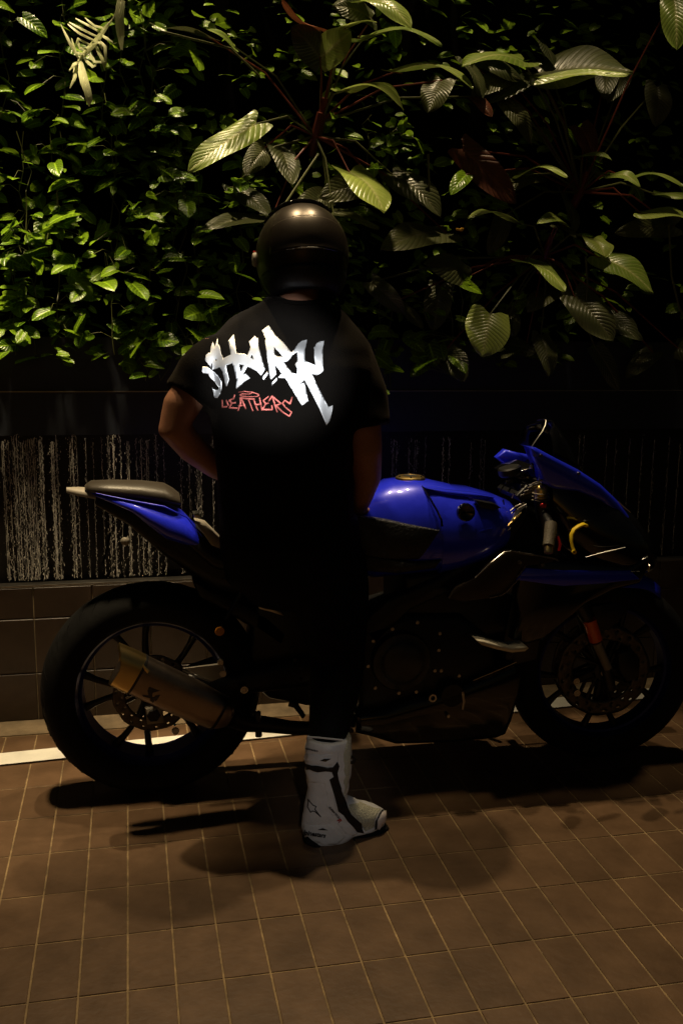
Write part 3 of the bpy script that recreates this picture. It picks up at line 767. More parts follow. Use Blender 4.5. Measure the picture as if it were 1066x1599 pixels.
# slanted end cap, open at the back
rs = []
for t, k in [(.15, 1.03), (.10, 1.035), (-.0, 1.03), (-.0, .86), (.06, .84)]:
    rs.append([can(max(0, t), 2*math.pi*j/40, k)-axd*(.0+.030*max(0, math.sin(2*math.pi*j/40))*(1 if t < .1 else 0)) for j in range(40)])
MB().rings(rs, caps=True).build('end_cap', M_['gold'], ex, ang=50)
for t in (.16, .93):
    MB().rings([[can(t+dt, 2*math.pi*j/40, k) for j in range(40)] for dt, k in ((-.012, 1.0), (-.010, 1.035), (.010, 1.035), (.012, 1.0))], caps=False).build('clamp_band', M_['dark_metal'], ex)
MB().tube([W(215, 1035, .50), W(223, 1041, .485), W(232, 1050, .478)], [(.006, .003)]*3, 6).build('strap_buckle', M_['gold'], ex)
MB().tube([B+axd*.01, W(385, 1130, .58), W(412, 1131, .60), W(450, 1136, .64), W(490, 1138, .68), W(560, 1120, .72)], [.026, .025, .024, .021, .021, .021], 16).build('link_pipe', M_['dark_metal'], bike)
MB().tube([W(402, 1112, .58), W(404, 1150, .58)], .010, 8).build('pipe_clamp', M_['dark_metal'], bike)
MB().tube([W(452, 1098, .60), W(462, 1102, .59), W(474, 1119, .55)], [(.012, .010), (.010, .008), (.008, .006)], 8).build('foot_peg', M_['black'], bike)
# dark emblem on the can: four curved claws
def on_can(px, py, off=.0015):
    o_, d_ = CAM, RAY(px, py)
    best = None
    Y = .50
    t = (Y-o_.y)/d_.y; p = o_+d_*t
    # slide to the can surface
    tt = (p-A).dot(axd)/((B-A).length); h = (p-A-axd*(p-A).dot(axd)).dot(upv)
    rz = .056; ry = .039
    yy = ry*max(0, 1-abs(h/rz)**2.8)**(1/2.8)
    q = A+(B-A)*tt+upv*h
    return Vector((q.x, q.y-yy-off, q.z))
em = MB()
def em_poly(pts):
    P = [on_can(x, y) for x, y in pts]; n = len(P)
    em.add(P+[p+Vector((0, .001, 0)) for p in P], [tuple(range(n)), tuple(range(n, 2*n))[::-1]]+[(i, (i+1) % n, n+(i+1) % n, n+i) for i in range(n)])
k_ = .375
def z1(x, y): return (40+x*k_, 880+y*k_)
em_poly([z1(515, 502), z1(560, 520), z1(530, 528), z1(528, 545), z1(512, 540), z1(508, 520)])
em_poly([z1(485, 538), z1(512, 540), z1(528, 545), z1(528, 556), z1(510, 550), z1(492, 546)])
em_poly([z1(528, 545), z1(540, 548), z1(534, 572), z1(526, 588), z1(518, 560)])
em_poly([z1(540, 540), z1(562, 536), z1(548, 560), z1(540, 566), z1(534, 550)])
em.build('emblem', M_['gloss'], ex, smooth=False)
# engine
eng = sub('engine', bike, W(640, 1040, .74))
MB().slab([(560, 985), (640, 960), (720, 960), (770, 1000), (780, 1060), (730, 1120), (620, 1130), (560, 1110)], .60, .88, .02).build('crankcase', M_['black'], eng)
MB().slab([(630, 900), (760, 880), (800, 940), (790, 990), (700, 1010), (630, 980)], .62, .86, .02).build('cylinder_block', M_['black'], eng)
cc = W(628, 1035, .57)
MB().lathe([(0, -.012), (.050, -.012), (.062, -.006), (.070, .0), (.086, .002), (.090, .010), (.090, .04)], cc, n=48).build('clutch_cover', M_['dark_metal'], eng)
c2 = W(705, 1085, .58)
MB().lathe([(0, -.010), (.035, -.010), (.042, 0), (.044, .03)], c2, n=32).build('water_pump', M_['black'], eng)
for x, y in [(612, 982), (651, 972), (686, 989), (684, 1015), (678, 1047), (688, 1047), (649, 1080), (582, 1001), (574, 1040), (585, 1074), (716, 1055), (699, 1118), (622, 1082)]:
    bolt(x, y, .565, .0055, 'steel', eng)
MB().lathe([(.007, -.004), (.012, -.004), (.012, .004), (.007, .004)], W(675, 1090, .565), n=20, closed=True).build('oil_filler_ring', M_['steel'], eng)
MB().tube([W(722, 1080, .57), W(724, 1096, .57), W(722, 1108, .57)], .004, 6).build('hose_clip', M_['steel'], eng)
# frame spar
sl('frame_spar', 'black', [(560, 975), (600, 938), (690, 900), (748, 860), (800, 812), (824, 789), (830, 800), (800, 850), (745, 905), (640, 955), (585, 1010)], .60, .64, .012)
sl('frame_spar', 'black', [(560, 975), (600, 938), (690, 900), (748, 860), (800, 812), (824, 789), (830, 800), (800, 850), (745, 905), (640, 955), (585, 1010)], .84, .88, .012)
MB().tube([W(738, 864, .598), W(768, 843, .598), W(792, 822, .600), W(808, 806, .602), W(814, 800, .603)], [.0018, .003, .0035, .004, .001], 6).build('spar_highlight', M_['gold'], bike)  # highlight along the top of the spar, put in as a gold tube
MB().tube([W(766, 850, .596), W(784, 836, .596), W(797, 824, .596)], .0018, 5).build('cable', M_['grey'], bike)
MB().tube([W(796, 798, .61), W(806, 790, .61), W(818, 785, .61)], .0022, 5).build('cable', M_['steel'], bike)
MB().tube([W(798, 802, .60), W(812, 792, .60), W(822, 787, .60)], .0018, 5).build('cable', M_['steel'], bike)
# tank
tk = loft('fuel_tank', 'blue', [(515, 822, 880, .06), (548, 790, 892, .095), (575, 764, 896, .125), (605, 749, 892, .142), (640, 745, 888, .152), (668, 748, 884, .156), (700, 755, 876, .154)], e=.66)
tc_ = loft('tank_cover', 'blue', [(666, 751, 888, .158), (700, 757, 880, .160), (735, 761, 868, .156), (765, 769, 850, .140), (785, 777, 826, .115), (797, 790, 812, .085), (803, 799, 806, .05)], e=.6)
# groove between the two shells
gp = []
for (x, y, Yv) in [(652, 752, .70), (662, 764, .645), (672, 780, .606), (682, 797, .588), (689, 812, .582), (690, 822, .582)]: gp.append(W(x, y, Yv-.004))
MB().tube(gp, [(.004, .003)]*6, 6).build('tank_seam', M_['gloss'], tk)
cap = MB().lathe([(0, .010), (.020, .010), (.024, .013), (.036, .012), (.044, .008), (.046, .002), (.046, -.004)], W(640, 749, .735), 'Z', n=40).build('filler_cap', M_['gold'], bike)
MB().lathe([(.0, .003), (.020, .003), (.021, 0)], W(640, 749, .735)+Vector((0, 0, .0105)), 'Z', n=30).build('cap_lock', M_['steel'], cap)
for k in range(6):
    a = k*math.pi/3+.3; MB().ball(W(640, 749, .735)+Vector((.037*math.cos(a), .037*math.sin(a), .0125)), .0028, 8, 5).build('screw', M_['dark_metal'], cap)
vc = MB().lathe([(0, -.004), (.018, -.006), (.022, -.009), (.026, -.006), (.027, .006)], W(727, 800, .578), n=28).build('tank_vent', M_['gloss'], tc_)
sl('air_slot', 'black', [(742, 781), (772, 786), (783, 793), (770, 797), (750, 793)], .592, .62, .003, parent=tc_)
sl('tank_ridge', 'blue', [(664, 762), (700, 766), (740, 770), (775, 777), (735, 783), (730, 777), (690, 772)], .628, .66, .006, parent=tc_, ang=60)
sl('tank_side_pad', 'pad', [(556, 806), (600, 812), (640, 820), (688, 828), (672, 856), (655, 874), (600, 876), (562, 868)], .578, .61, .008)
sl('tank_lower_edge', 'pad', [(568, 868), (650, 878), (690, 874), (680, 888), (620, 896), (572, 892)], .575, .61, .006)
sl('tank_lower_skirt', 'blue', [(688, 830), (735, 828), (770, 824), (742, 850), (700, 868), (668, 874), (676, 856)], .578, .62, .01, ang=60)
# side fairing
FY = .555
sf = sl('side_fairing', 'gloss', [(790, 863), (866, 874), (980, 884), (1014, 868), (1016, 884), (1000, 912), (960, 922), (915, 945), (880, 975), (850, 1000), (822, 1008), (800, 1000), (812, 960), (806, 935), (812, 905), (788, 880)], FY, FY+.04, .012)
sl('side_fairing', 'gloss', [(790, 863), (866, 874), (980, 884), (1014, 868), (1016, 884), (1000, 912), (960, 922), (915, 945), (880, 975), (850, 1000), (822, 1008), (800, 1000), (812, 960), (806, 935), (812, 905), (788, 880)], .88, .92, .012)
sl('blue_side_stripe', 'blue', [(806, 906), (813, 896), (821, 887), (880, 891), (985, 891), (999, 905), (940, 912), (880, 916)], FY-.006, FY+.01, .004, parent=sf, ang=60)
cb = sl('carbon_side_panel', 'carbon', [(741, 903), (765, 881), (788, 863), (797, 861), (868, 874), (862, 878), (822, 884), (812, 902), (789, 927), (765, 935), (722, 940), (700, 935), (712, 918)], FY-.002, FY+.03, .003)
for pts, r in [([(742, 902), (765, 880), (787, 862), (797, 861)], .0022), ([(797, 861), (830, 866), (866, 873), (872, 876)], .0026), ([(812, 902), (789, 926), (782, 930), (764, 934)], .0018), ([(820, 884), (812, 896), (807, 901)], .0018)]:
    MB().tube([W(x, y, FY-.005) for x, y in pts], r, 6).build('trim_edge', M_['steel'], cb)
for x, y in [(811, 878), (846, 882)]: bolt(x, y, FY-.006, .006, 'steel', sf)
MB().tube([W(914, 870, .53), W(945, 862, .53), W(976, 855, .53)], [.0008, .002, .0015], 6).build('fairing_edge', M_['steel'], sf)
MB().tube([W(984, 893, .54), W(998, 892.5, .54)], .0018, 6).build('fairing_edge', M_['steel'], sf)
MB().tube([W(1012, 893, .56), W(1014, 884, .56), W(1012, 880, .57)], .0022, 6).build('lamp_edge', M_['steel'], sf)
MB().tube([W(738, 1063, .548), W(770, 1050, .548), W(806, 1034, .548)], .0012, 5).build('seam_edge', M_['steel'], sf)
sl('belly_pan', 'gloss', [(556, 1118), (600, 1108), (640, 1092), (700, 1080), (740, 1064), (806, 1036), (818, 1060), (810, 1100), (802, 1128), (792, 1150), (776, 1157), (700, 1164), (620, 1166), (588, 1156), (556, 1148)], .57, .90, .02)
sl('radiator', 'dark_metal', [(800, 935), (850, 960), (838, 1030), (800, 1040), (786, 1000)], .64, .86, .004)
MB().tube([W(862, 930, .60), W(856, 962, .60), W(842, 985, .60)], [(.012, .007), (.015, .008), (.008, .005)], 8).build('radiator_hose', mat('hose_grey', (.16, .18, .20), .5), bike)
MB().tube([W(838, 950, .62), W(826, 985, .61), W(818, 1000, .61)], [(.014, .010), (.016, .010), (.012, .008)], 8).build('radiator_hose', bpy.data.materials['hose_grey'], bike)
MB().slab([(744, 1000), (756, 1001), (780, 1008), (800, 1012), (822, 1009), (826, 1013), (820, 1018), (800, 1020), (775, 1015), (752, 1008)], .50, .56, .004).build('brake_pedal_guard', mat('cream_guard', (.80, .74, .60), .35, .3), bike)
MB().tube([W(776, 1002, .53), W(788, 1006, .53), W(795, 1010, .53)], [.003, .006, .004], 6).build('guard_stay', M_['steel'], bike)
MB().lathe([(0, -.006), (.012, -.006), (.014, 0), (.014, .02)], W(794, 1024, .53), n=18).build('crash_bobbin', M_['dark_metal'], bike)
# nose
nose = loft('nose_fairing', 'gloss', [(836, 718, 800, .13), (860, 722, 850, .155), (895, 738, 876, .175), (930, 758, 884, .185), (960, 782, 888, .17), (985, 812, 886, .14), (1003, 846, 882, .09), (1012, 868, 878, .04)], e=.6)
sl('nose_stripe', 'blue', [(828, 699), (838, 699), (870, 716), (905, 734), (940, 757), (966, 782), (984, 806), (992, 838), (992, 862), (980, 846), (965, 812), (940, 784), (905, 768), (866, 764), (850, 754), (840, 730)], .585, .64, .012, parent=nose, ang=60)
sl('nose_stripe', 'blue', [(790, 702), (812, 708), (838, 712), (870, 716), (905, 734), (900, 760), (850, 745), (800, 735), (776, 715)], .86, .89, .01, parent=nose, ang=60)
for x, y in [(844, 711), (903, 739), (834, 712)]: bolt(x, y, .583, .005 if x != 834 else .002, 'steel', nose)
MB().tube([W(965, 783, .584), W(974, 792, .584), W(984, 800, .586)], [.0012, .002, .001], 5).build('edge_sliver', M_['steel'], nose)  # thin steel sliver along the nose edge
MB().tube([W(966, 815, .575), W(969, 822, .575), (W(969, 832, .575))], [.001, .0022, .001], 5).build('edge_sliver', M_['steel'], nose)
# wind screen: curved smoked sheet
v = []; nU, nV = 16, 12
for i in range(nU+1):
    u = -1+2*i/nU
    for j in range(nV+1):
        t = j/nV
        base_ = W(835+65*(1-u*u)*1.0, 701+32*(1-u*u), BY) ; top_ = W(848-20*u*u+10, 657+14*u*u, BY)
        p = base_*(1-t)+top_*t; p = Vector((p.x, BY-.135*u*(1-.35*t), p.z+.015*math.sin(math.pi*t)))
        v.append(p)
o = mesh('windscreen', v, [(i*(nV+1)+j, (i+1)*(nV+1)+j, (i+1)*(nV+1)+j+1, i*(nV+1)+j+1) for i in range(nU) for j in range(nV)], M_['glass'], bike)
md = o.modifiers.new('t', 'SOLIDIFY'); md.thickness = .003
MB().tube([W(828, 700, .61), W(836, 688, .615), (W(846, 674, .63)), W(851, 664, .645), W(852, 656, .66), W(848, 654, .70), W(838, 656, .74)], [.0014, .0016, .0018, .0016, .0012, .001, .0008], 5).build('screen_highlight', M_['steel'], o)  # bright steel line stands in for the highlight on the screen rim
# headlamp
sl('headlamp', 'visor', [(988, 850), (1006, 862), (1010, 872), (990, 868)], .64, .70, .004, parent=nose)
# cockpit
ck = sub('cockpit', bike, W(820, 760, .66))
MB().slab([(822, 758), (850, 752), (856, 768), (846, 778), (812, 783), (806, 774)], .64, .80, .006).build('top_yoke', M_['dark_metal'], ck)
for k in range(4):
    MB().tube([W(812+6*k, 774-6*k, .60), W(834+5*k, 766-6*k, .60)], .0028, 6).build('yoke_fin', M_['grey'], ck)
MB().lathe([(0, .010), (.012, .010), (.018, .004), (.020, -.002), (.020, -.03)], W(844, 763, .62), 'Z', n=24).build('fork_cap', M_['gold'], ck)
for dz in (0, -.010, -.020): MB().lathe([(.020, .002), (.026, .0), (.020, -.002)], W(844, 770, .62)+Vector((0, 0, dz)), 'Z', n=24).build('clamp_ring', M_['grey'], ck)
MB().tube([W(844, 778, .62), W(852, 830, .62), W(880, 900, .62), W(916, 965, .62)], [.022, .022, .023, .022], 16).build('fork_stanchion', M_['dark_metal'], ck)
rsv = MB().lathe([(0, .008), (.030, .008), (.034, .004), (.034, -.012), (.028, -.018)], W(795, 733, .60), 'Z', n=28, rot=Matrix.Rotation(R(-14), 3, 'Y')).build('brake_reservoir', M_['dark_metal'], ck)
MB().ball(W(848, 789, .585), (.011, .008, .008), 10, 6).build('red_fitting', M_['red'], ck)
MB().ball(W(829, 729, .60), (.006, .006, .006), 8, 5).build('clip_bolt', M_['steel'], ck)
for k in range(14):
    x, y = 778+random.random()*62, 738+random.random()*45
    p = W(x, y, random.uniform(.56, .66)); q = p+Vector((random.uniform(-.03, .04), random.uniform(-.02, .02), random.uniform(-.03, .03)))
    if k % 3: MB().tube([p, (p+q)/2+Vector((0, 0, .01)), q], random.uniform(.002, .004), 6).build('cable', M_['black' if k % 2 else 'steel'], ck)
    else: MB().box(p, (.012, .01, .010), Matrix.Rotation(random.random(), 3, 'Y')).build('bracket', M_['dark_metal'], ck, bevel=.001)
MB().slab([(800, 742), (812, 735), (838, 728), (842, 745), (816, 752)], .66, .82, .005).build('dashboard', M_['gloss'], ck)
hb = MB().tube([W(850, 800, .60), W(858, 820, .53)], [.012, .014], 12).build('clip_on_bar', M_['dark_metal'], ck)
gpp = [W(860, 817, .50), W(859, 830, .485), W(857, 845, .47), W(856, 853, .46)]
MB().tube(gpp, [.0175, .018, .0165, .017], 18).build('hand_grip', mat('grip_rubber', (.14, .12, .09), .5, bump=.6, bscale=200), hb)
MB().tube([gpp[-1], W(856, 858, .455), W(856, 864, .45)], [.011, .013, .012], 16).build('bar_end', M_['gold'], hb)
MB().tube([W(870, 838, .52), W(874, 850, .51), W(872, 860, .51)], [(.006, .003)]*3, 6).build('red_fitting', M_['red'], ck)
lv = [(916, 821, .50), (910, 819, .495), (903, 822, .49), (896, 827, .485), (892, 835, .48), (892, 846, .475), (894, 855, .47), (896, 861, .465)]
lo = MB().tube([W(*p) for p in lv], [(.006, .005), (.0095, .006), (.0105, .006), (.0085, .006), (.0075, .006), (.0062, .005), (.0058, .005), (.006, .005)], 10, side=(0, -1, .2)).build('brake_lever', M_['yellow'], ck)
MB().lathe([(.003, -.003), (.0065, -.003), (.0065, .003), (.003, .003)], W(896, 862, .463), n=18, closed=True).build('lever_ring', M_['yellow'], lo)
MB().ball(W(909, 822, .485), (.003, .002, .003), 8, 5).build('lever_pivot', M_['red'], lo)
MB().ball(W(915, 814, .50), (.009, .004, .004), 8, 5).build('lever_adjuster', M_['dark_metal'], lo)
# fork lowers, fender, caliper
for yy in (.66, .82):
    fk = MB().tube([W(900, 920, yy), W(916, 962, yy), W(930, 1005, yy), W(944, 1040, yy), W(952, 1075, yy)], [.023, .023, .020, .018, .020], 16).build('fork_leg', M_['dark_metal'], bike)
MB().tube([W(920, 968, .632), W(930, 1000, .632)], [.021, .021], 14).build('fork_reflector', M_['orange'], bike)
MB().tube([W(931, 1004, .633), W(949, 1044, .633)], [.0145, .013], 14).build('fork_slider', M_['grey'], bike)
sl('front_caliper', 'black', [(965, 1020), (985, 1012), (1000, 1030), (998, 1060), (978, 1068), (966, 1048)], .64, .69, .008)
for x, y in [(899, 1064), (900, 1082)]: bolt(x, y, .645, .012, 'steel')
# fender
FR = .300+.022
rs = []
for i in range(19):
    a = R(56+i*5.6); rr_ = FR+.004*math.sin(i)
    ring = []
    for j in range(13):
        b_ = -1+2*j/12; wd = .075*(1-.25*abs(i-9)/9)
        ring.append(FC+Vector(((rr_-.035*abs(b_)**2.2)*math.cos(a), b_*wd, (rr_-.035*abs(b_)**2.2)*math.sin(a))))
    rs.append(ring)
vv = [p for r in rs for p in r]
fd = mesh('front_fender', vv, [(i*13+j, (i+1)*13+j, (i+1)*13+j+1, i*13+j+1) for i in range(18) for j in range(12)], M_['blue'], bike)
md = fd.modifiers.new('t', 'SOLIDIFY'); md.thickness = .004
sl('fender_stay', 'black', [(905, 950), (960, 940), (985, 950), (950, 985), (915, 975)], .655, .665, .004)
MB().tube([W(780, 1130, .86), W(720, 1180, .98), W(712, 1190, 1.0)], .009, 8).build('side_stand', M_['black'], bike)

# ------------------------------------------------------------------ rider
PY = .60
rider = thing('person', (.50, .5, 0), 'rider seen from behind in dark helmet, black printed t-shirt and white boots', 'person')
def fold(co, n):
    return .0035*noise.noise(co*9+Vector((3, 1, 0)))+.0025*noise.noise(Vector((co.x*22, co.y*22, co.z*7)))
def ell(px0, px1, py, Yc, ry, n=28, e=1.0, tilt=0):
    a, b = W(px0, py, Yc), W(px1, py, Yc); c = (a+b)/2; rx = (b-a).length/2
    return [c+Vector((rx*math.copysign(abs(math.cos(t))**e, math.cos(t)), ry*math.copysign(abs(math.sin(t))**e, math.sin(t)), tilt*math.sin(t))) for t in [2*math.pi*j/n for j in range(n)]]
# shirt: torso and two short sleeves fused
sh_ = MB()
sh_.rings([ell(418, 505, 462, .64, .060, tilt=.015), ell(405, 520, 474, .64, .075, tilt=.02), ell(382, 540, 487, .635, .095, tilt=.03), ell(352, 560, 508, .625, .115, tilt=.03), ell(326, 578, 533, .61, .13, e=.9, tilt=.02), ell(314, 584, 572, .60, .14, e=.85),
           ell(322, 568, 620, .595, .138, e=.85), ell(332, 552, 680, .59, .13, e=.85), ell(338, 548, 740, .59, .125, e=.85), ell(342, 550, 800, .59, .13, e=.85), ell(344, 556, 850, .59, .135, e=.85)])
sh_.tube([W(385, 535, .62), W(345, 560, .61), W(312, 590, .59), W(292, 622, .575)], [.055, .070, .072, .072], 18)
sh_.tube([W(525, 545, .62), W(550, 572, .60), W(566, 615, .575), W(574, 668, .55)], [.060, .070, .070, .066], 18)
def fold_s(co, n):
    h = fold(co, n)*1.6
    s2 = math.sin(co.z*60+co.x*25+4*noise.noise(co*5))
    return h+.0035*s2*max(0, noise.noise(co*4+Vector((7, 0, 0)))+.2)+.004*noise.noise(Vector((co.x*12, 3, co.z*4)))
shirt = sh_.organic('t_shirt', M_['shirt'], rider, .009, 5, fold_s)
# collar and sleeve hems
def ringtube(name, c_pts, r, mt, parent): 
    return MB().tube(c_pts+[c_pts[0]], r, 8, caps=False).build(name, M_[mt], parent)
ringtube('collar', [p for p in ell(424, 503, 463, .64, .060, 32, tilt=.018)], .0065, 'shirt', shirt)
# body: neck, arms, hips and legs in one skin
bd = MB()
bd.tube([W(468, 505, .63), W(466, 470, .65), W(470, 430, .67)], [.062, .056, .055], 18)
bd.ball(W(472, 395, .68), (.075, .095, .105), 18, 12)
bd.tube([W(345, 545, .61), W(310, 590, .59), W(282, 636, .565), W(272, 668, .56), W(300, 700, .60), W(335, 728, .64), W(365, 745, .69), W(385, 752, .73)], [.055, .050, .050, .046, .041, .034, .028, .030], 16)
bd.tube([W(552, 585, .60), W(564, 625, .575), W(569, 675, .55), W(571, 700, .55), W(572, 745, .60), W(562, 782, .64), W(556, 795, .66)], [.048, .048, .048, .046, .043, .032, .028], 16)
bd.rings([ell(350, 540, 560, .60, .10), ell(350, 540, 700, .59, .10), ell(352, 545, 860, .60, .11)])
skin = bd.organic('body', M_['skin'], rider, .008, 5)
# hands with fingers
def hand(wr, dirv, palm_n, sc_=1.0, name='hand', curl=.5):
    d = dirv.normalized(); n = (palm_n-d*palm_n.dot(d)).normalized(); s_ = d.cross(n)
    h = MB()
    h.tube([wr-d*.02, wr+d*.02, wr+d*.06, wr+d*.088], [(.018, .026), (.015, .034), (.014, .041), (.010, .040)], 14, side=n)
    for k, (off, ln) in enumerate([(-.030, .066), (-.010, .076), (.011, .071), (.030, .055)]):
        p = wr+d*.078+s_*off*.95; pts = [p]; dd = d.copy(); q = p
        for j, fr in enumerate((.42, .32, .26)):
            dd = (Matrix.Rotation(-curl*(.5+.4*j), 3, s_) @ dd); q = q+dd*ln*fr; pts.append(q)
        h.tube(pts, [.0098, .0088, .0082, .0062], 10)
    b = wr+d*.022-s_*.026
    h.tube([b, b+(d*.5-s_*.6+n*.2)*.036, b+(d*.9-s_*.75+n*.35)*.058, b+(d*1.25-s_*.6+n*.45)*.075], [.014, .0125, .0105, .0075], 10)
    return h.organic(name, M_['skin'], skin, .0035, 3)
hand(W(556, 795, .66), Vector((.35, .55, -.35)), Vector((0, -.3, -1)), curl=.45)
hand(W(385, 752, .73), Vector((.9, .3, -.25)), Vector((0, -1, -.2)), curl=.3)
# trousers: hips, near leg to the boot, far leg over the bike
tr_ = MB()
tr_.rings([ell(346, 556, 800, .59, .125, e=.9), ell(343, 562, 850, .60, .14, e=.85), ell(352, 572, 900, .60, .14, e=.85), ell(400, 575, 940, .60, .12)])
tr_.tube([W(505, 880, .57), W(518, 940, .53), W(526, 1010, .48), W(528, 1040, .46), W(520, 1090, .41), W(513, 1140, .37), W(512, 1158, .36)], [(.12, .125), (.105, .105), (.085, .082), (.078, .075), (.070, .068), (.058, .056), (.056, .054)], 20)
tr_.tube([W(440, 870, .66), W(470, 900, .82), W(520, 950, .93), W(525, 1010, .98), W(515, 1060, 1.02), W(508, 1095, 1.04)], [.10, .10, .085, .07, .062, .055], 18)
def fold_t(co, n): return .003*noise.noise(co*10)+.003*math.sin(co.z*110+co.x*30)*max(0, noise.noise(co*5)+.1)
tr_.organic('trousers', M_['trousers'], rider, .010, 5, fold_t)
# helmet
hc = W(472, 400, .66)
HX, HY, HZ = .1265, .150, .140
def hsurf(th, ph, k=1.0):
    """th from crown, ph around, 0 = right, -90 deg = towards the camera"""
    st, ct = math.sin(th), math.cos(th)
    x = HX*st*math.cos(ph); y = HY*st*math.sin(ph); z = HZ*ct
    if ct < 0: x *= 1-.10*ct*ct; z *= 1.15; y *= 1-.12*ct*ct
    q = Vector((x, y, z))*k
    return hc+Matrix.Rotation(R(-14), 3, 'X') @ q
hrot = None
v = []; nA, nB = 64, 40
for i in range(nB+1):
    th = R(1+i*(137-1)/nB)
    for j in range(nA):
        ph = 2*math.pi*j/nA
        k = 1.0
        # broad step across the crown that separates the smooth back shell from the front
        d = math.sin(th)*math.sin(ph)
        k += .012*(1/(1+math.exp(-(d-.10)*34)))
        v.append(hsurf(th, ph, k))
f = [(i*nA+j, i*nA+(j+1) % nA, (i+1)*nA+(j+1) % nA, (i+1)*nA+j) for i in range(nB) for j in range(nA)]+[tuple(range(nA))[::-1]]
hs = MB().add(v, f)
hel = hs.build('helmet', M_['helmet'], rider, ang=70)
md = hel.modifiers.new('t', 'SOLIDIFY'); md.thickness = .010; md.offset = -1
# gloss front cap (top of the visor area) standing proud at the top edge
def hpatch(name, mt, fn, nu, nv, thick=.004, parent=None):
    v = [fn(i/nu, j/nv) for i in range(nu+1) for j in range(nv+1)]
    o = mesh(name, v, [(i*(nv+1)+j, (i+1)*(nv+1)+j, (i+1)*(nv+1)+j+1, i*(nv+1)+j+1) for i in range(nu) for j in range(nv)], M_[mt], parent or hel, ang=60)
    m = o.modifiers.new('t', 'SOLIDIFY'); m.thickness = thick; m.offset = 0
    return o
capf = []; keepv = {}
loc = lambda p: Matrix.Rotation(R(14), 3, 'X') @ (p-hc)
for q_ in f[:-1]:
    if all(loc(v[i]).z+.3*loc(v[i]).y > .099 for i in q_): capf.append(q_)
for q_ in capf:
    for i in q_: keepv.setdefault(i, len(keepv))
vis_ = mesh('visor', [hc+(v[i]-hc)*1.018 for i in keepv], [tuple(keepv[i] for i in q_) for q_ in capf], M_['visor'], hel)
md = vis_.modifiers.new('t', 'SOLIDIFY'); md.thickness = .008; md.offset = -1
def lk(u, v_):
    w_ = math.sin(math.pi*u)**.6
    return R(62+37*v_+10*(1-w_)*(1-v_)), 1.0+w_*(.010+.004*v_+.034*max(0, (v_-.84)/.16)**2*math.sin(math.pi*u))
def lip(u, v_):   # rear spoiler: crescent plate low on the back, flared at its lower edge
    th, k = lk(u, v_); return hsurf(th, R(-90-54+108*u), k)
hpatch('rear_spoiler', 'helmet', lip, 36, 20, .004)
MB().tube([hsurf(lk(u, 1)[0], R(-144+108*u), lk(u, 1)[1]+.002) for u in [i/24 for i in range(5, 20)]], [.0006+.0016*math.sin(math.pi*i/14) for i in range(15)], 6).build('spoiler_highlight', M_['steel'], hel)  # top-lit line of the spoiler lip, painted in as a steel tube
def roll(u, v_):
    return hsurf(R(112+24*v_), R(-180+360*u), 1.0+.03*math.sin(math.pi*v_))
hpatch('neck_roll', 'black', roll, 40, 6, .006)
MB().lathe([(0, -.008), (.016, -.006), (.020, 0), (.020, .006)], hsurf(R(92), R(172), 1.03), 'X', n=20).build('visor_pivot', M_['grey'], hel)
MB().ball(hsurf(R(84), R(172), 1.04), .004, 8, 5).build('red_pip', M_['red'], hel)
MB().ball(hsurf(R(22), R(100), 1.03), (.006, .003, .003), 8, 5).build('red_pip', M_['red'], hel)
emb = MB(); cpt = (463, 386)

# ---- projection of flat prints onto a worn surface
def bvh_of(o):
    dg = bpy.context.evaluated_depsgraph_get(); return BVHTree.FromPolygons([o.matrix_world @ v.co for v in o.data.vertices], [tuple(p.vertices) for p in o.data.polygons])
def cast(bv, px, py, off):
    h = bv.ray_cast(CAM, RAY(px, py))
    if h[0] is None: return None
    n = h[1] if h[1].dot(RAY(px, py)) < 0 else -h[1]
    return h[0]+n*off
def inside(p, poly):
    c = False; j = len(poly)-1
    for i in range(len(poly)):
        (xi, yi), (xj, yj) = poly[i], poly[j]
        if (yi > p[1]) != (yj > p[1]) and p[0] < (xj-xi)*(p[1]-yi)/(yj-yi)+xi: c = not c
        j = i
    return c
def printed(name, mt, bv, polys, holes=(), step=2.5, off=.0016, parent=None, thick=.0006):
    xs = [p[0] for q in polys for p in q]; ys = [p[1] for q in polys for p in q]
    V, Ed = [], []
    for q in list(polys)+list(holes):
        n = len(V); V += [Vector(p) for p in q]; Ed += [(n+i, n+(i+1) % len(q)) for i in range(len(q))]
    x = min(xs)
    while x < max(xs):
        y = min(ys)
        while y < max(ys):
            if any(inside((x, y), q) for q in polys): V.append(Vector((x+.013, y+.017)))
            y += step
        x += step
    vo, eo, fo, *_ = delaunay_2d_cdt(V, Ed, [], 0, 1e-4)
    keep = []
    for t in fo:
        c = sum((vo[i] for i in t), Vector((0, 0)))/len(t)
        if any(inside(c, q) for q in polys) and not any(inside(c, q) for q in holes): keep.append(tuple(t))
    P = [cast(bv, p.x, p.y, off) for p in vo]
    keep = [t for t in keep if all(P[i] is not None for i in t)]
    keep = [t for t in keep if max((P[t[0]]-P[i]).length for i in t) < .03]
    used = sorted({i for t in keep for i in t}); ix = {i: k for k, i in enumerate(used)}
    o = mesh(name, [P[i] for i in used], [tuple(ix[i] for i in t) for t in keep], M_[mt] if isinstance(mt, str) else mt, parent, True, 80)
    m = o.modifiers.new('t', 'SOLIDIFY'); m.thickness = thick; m.offset = 1
    return o
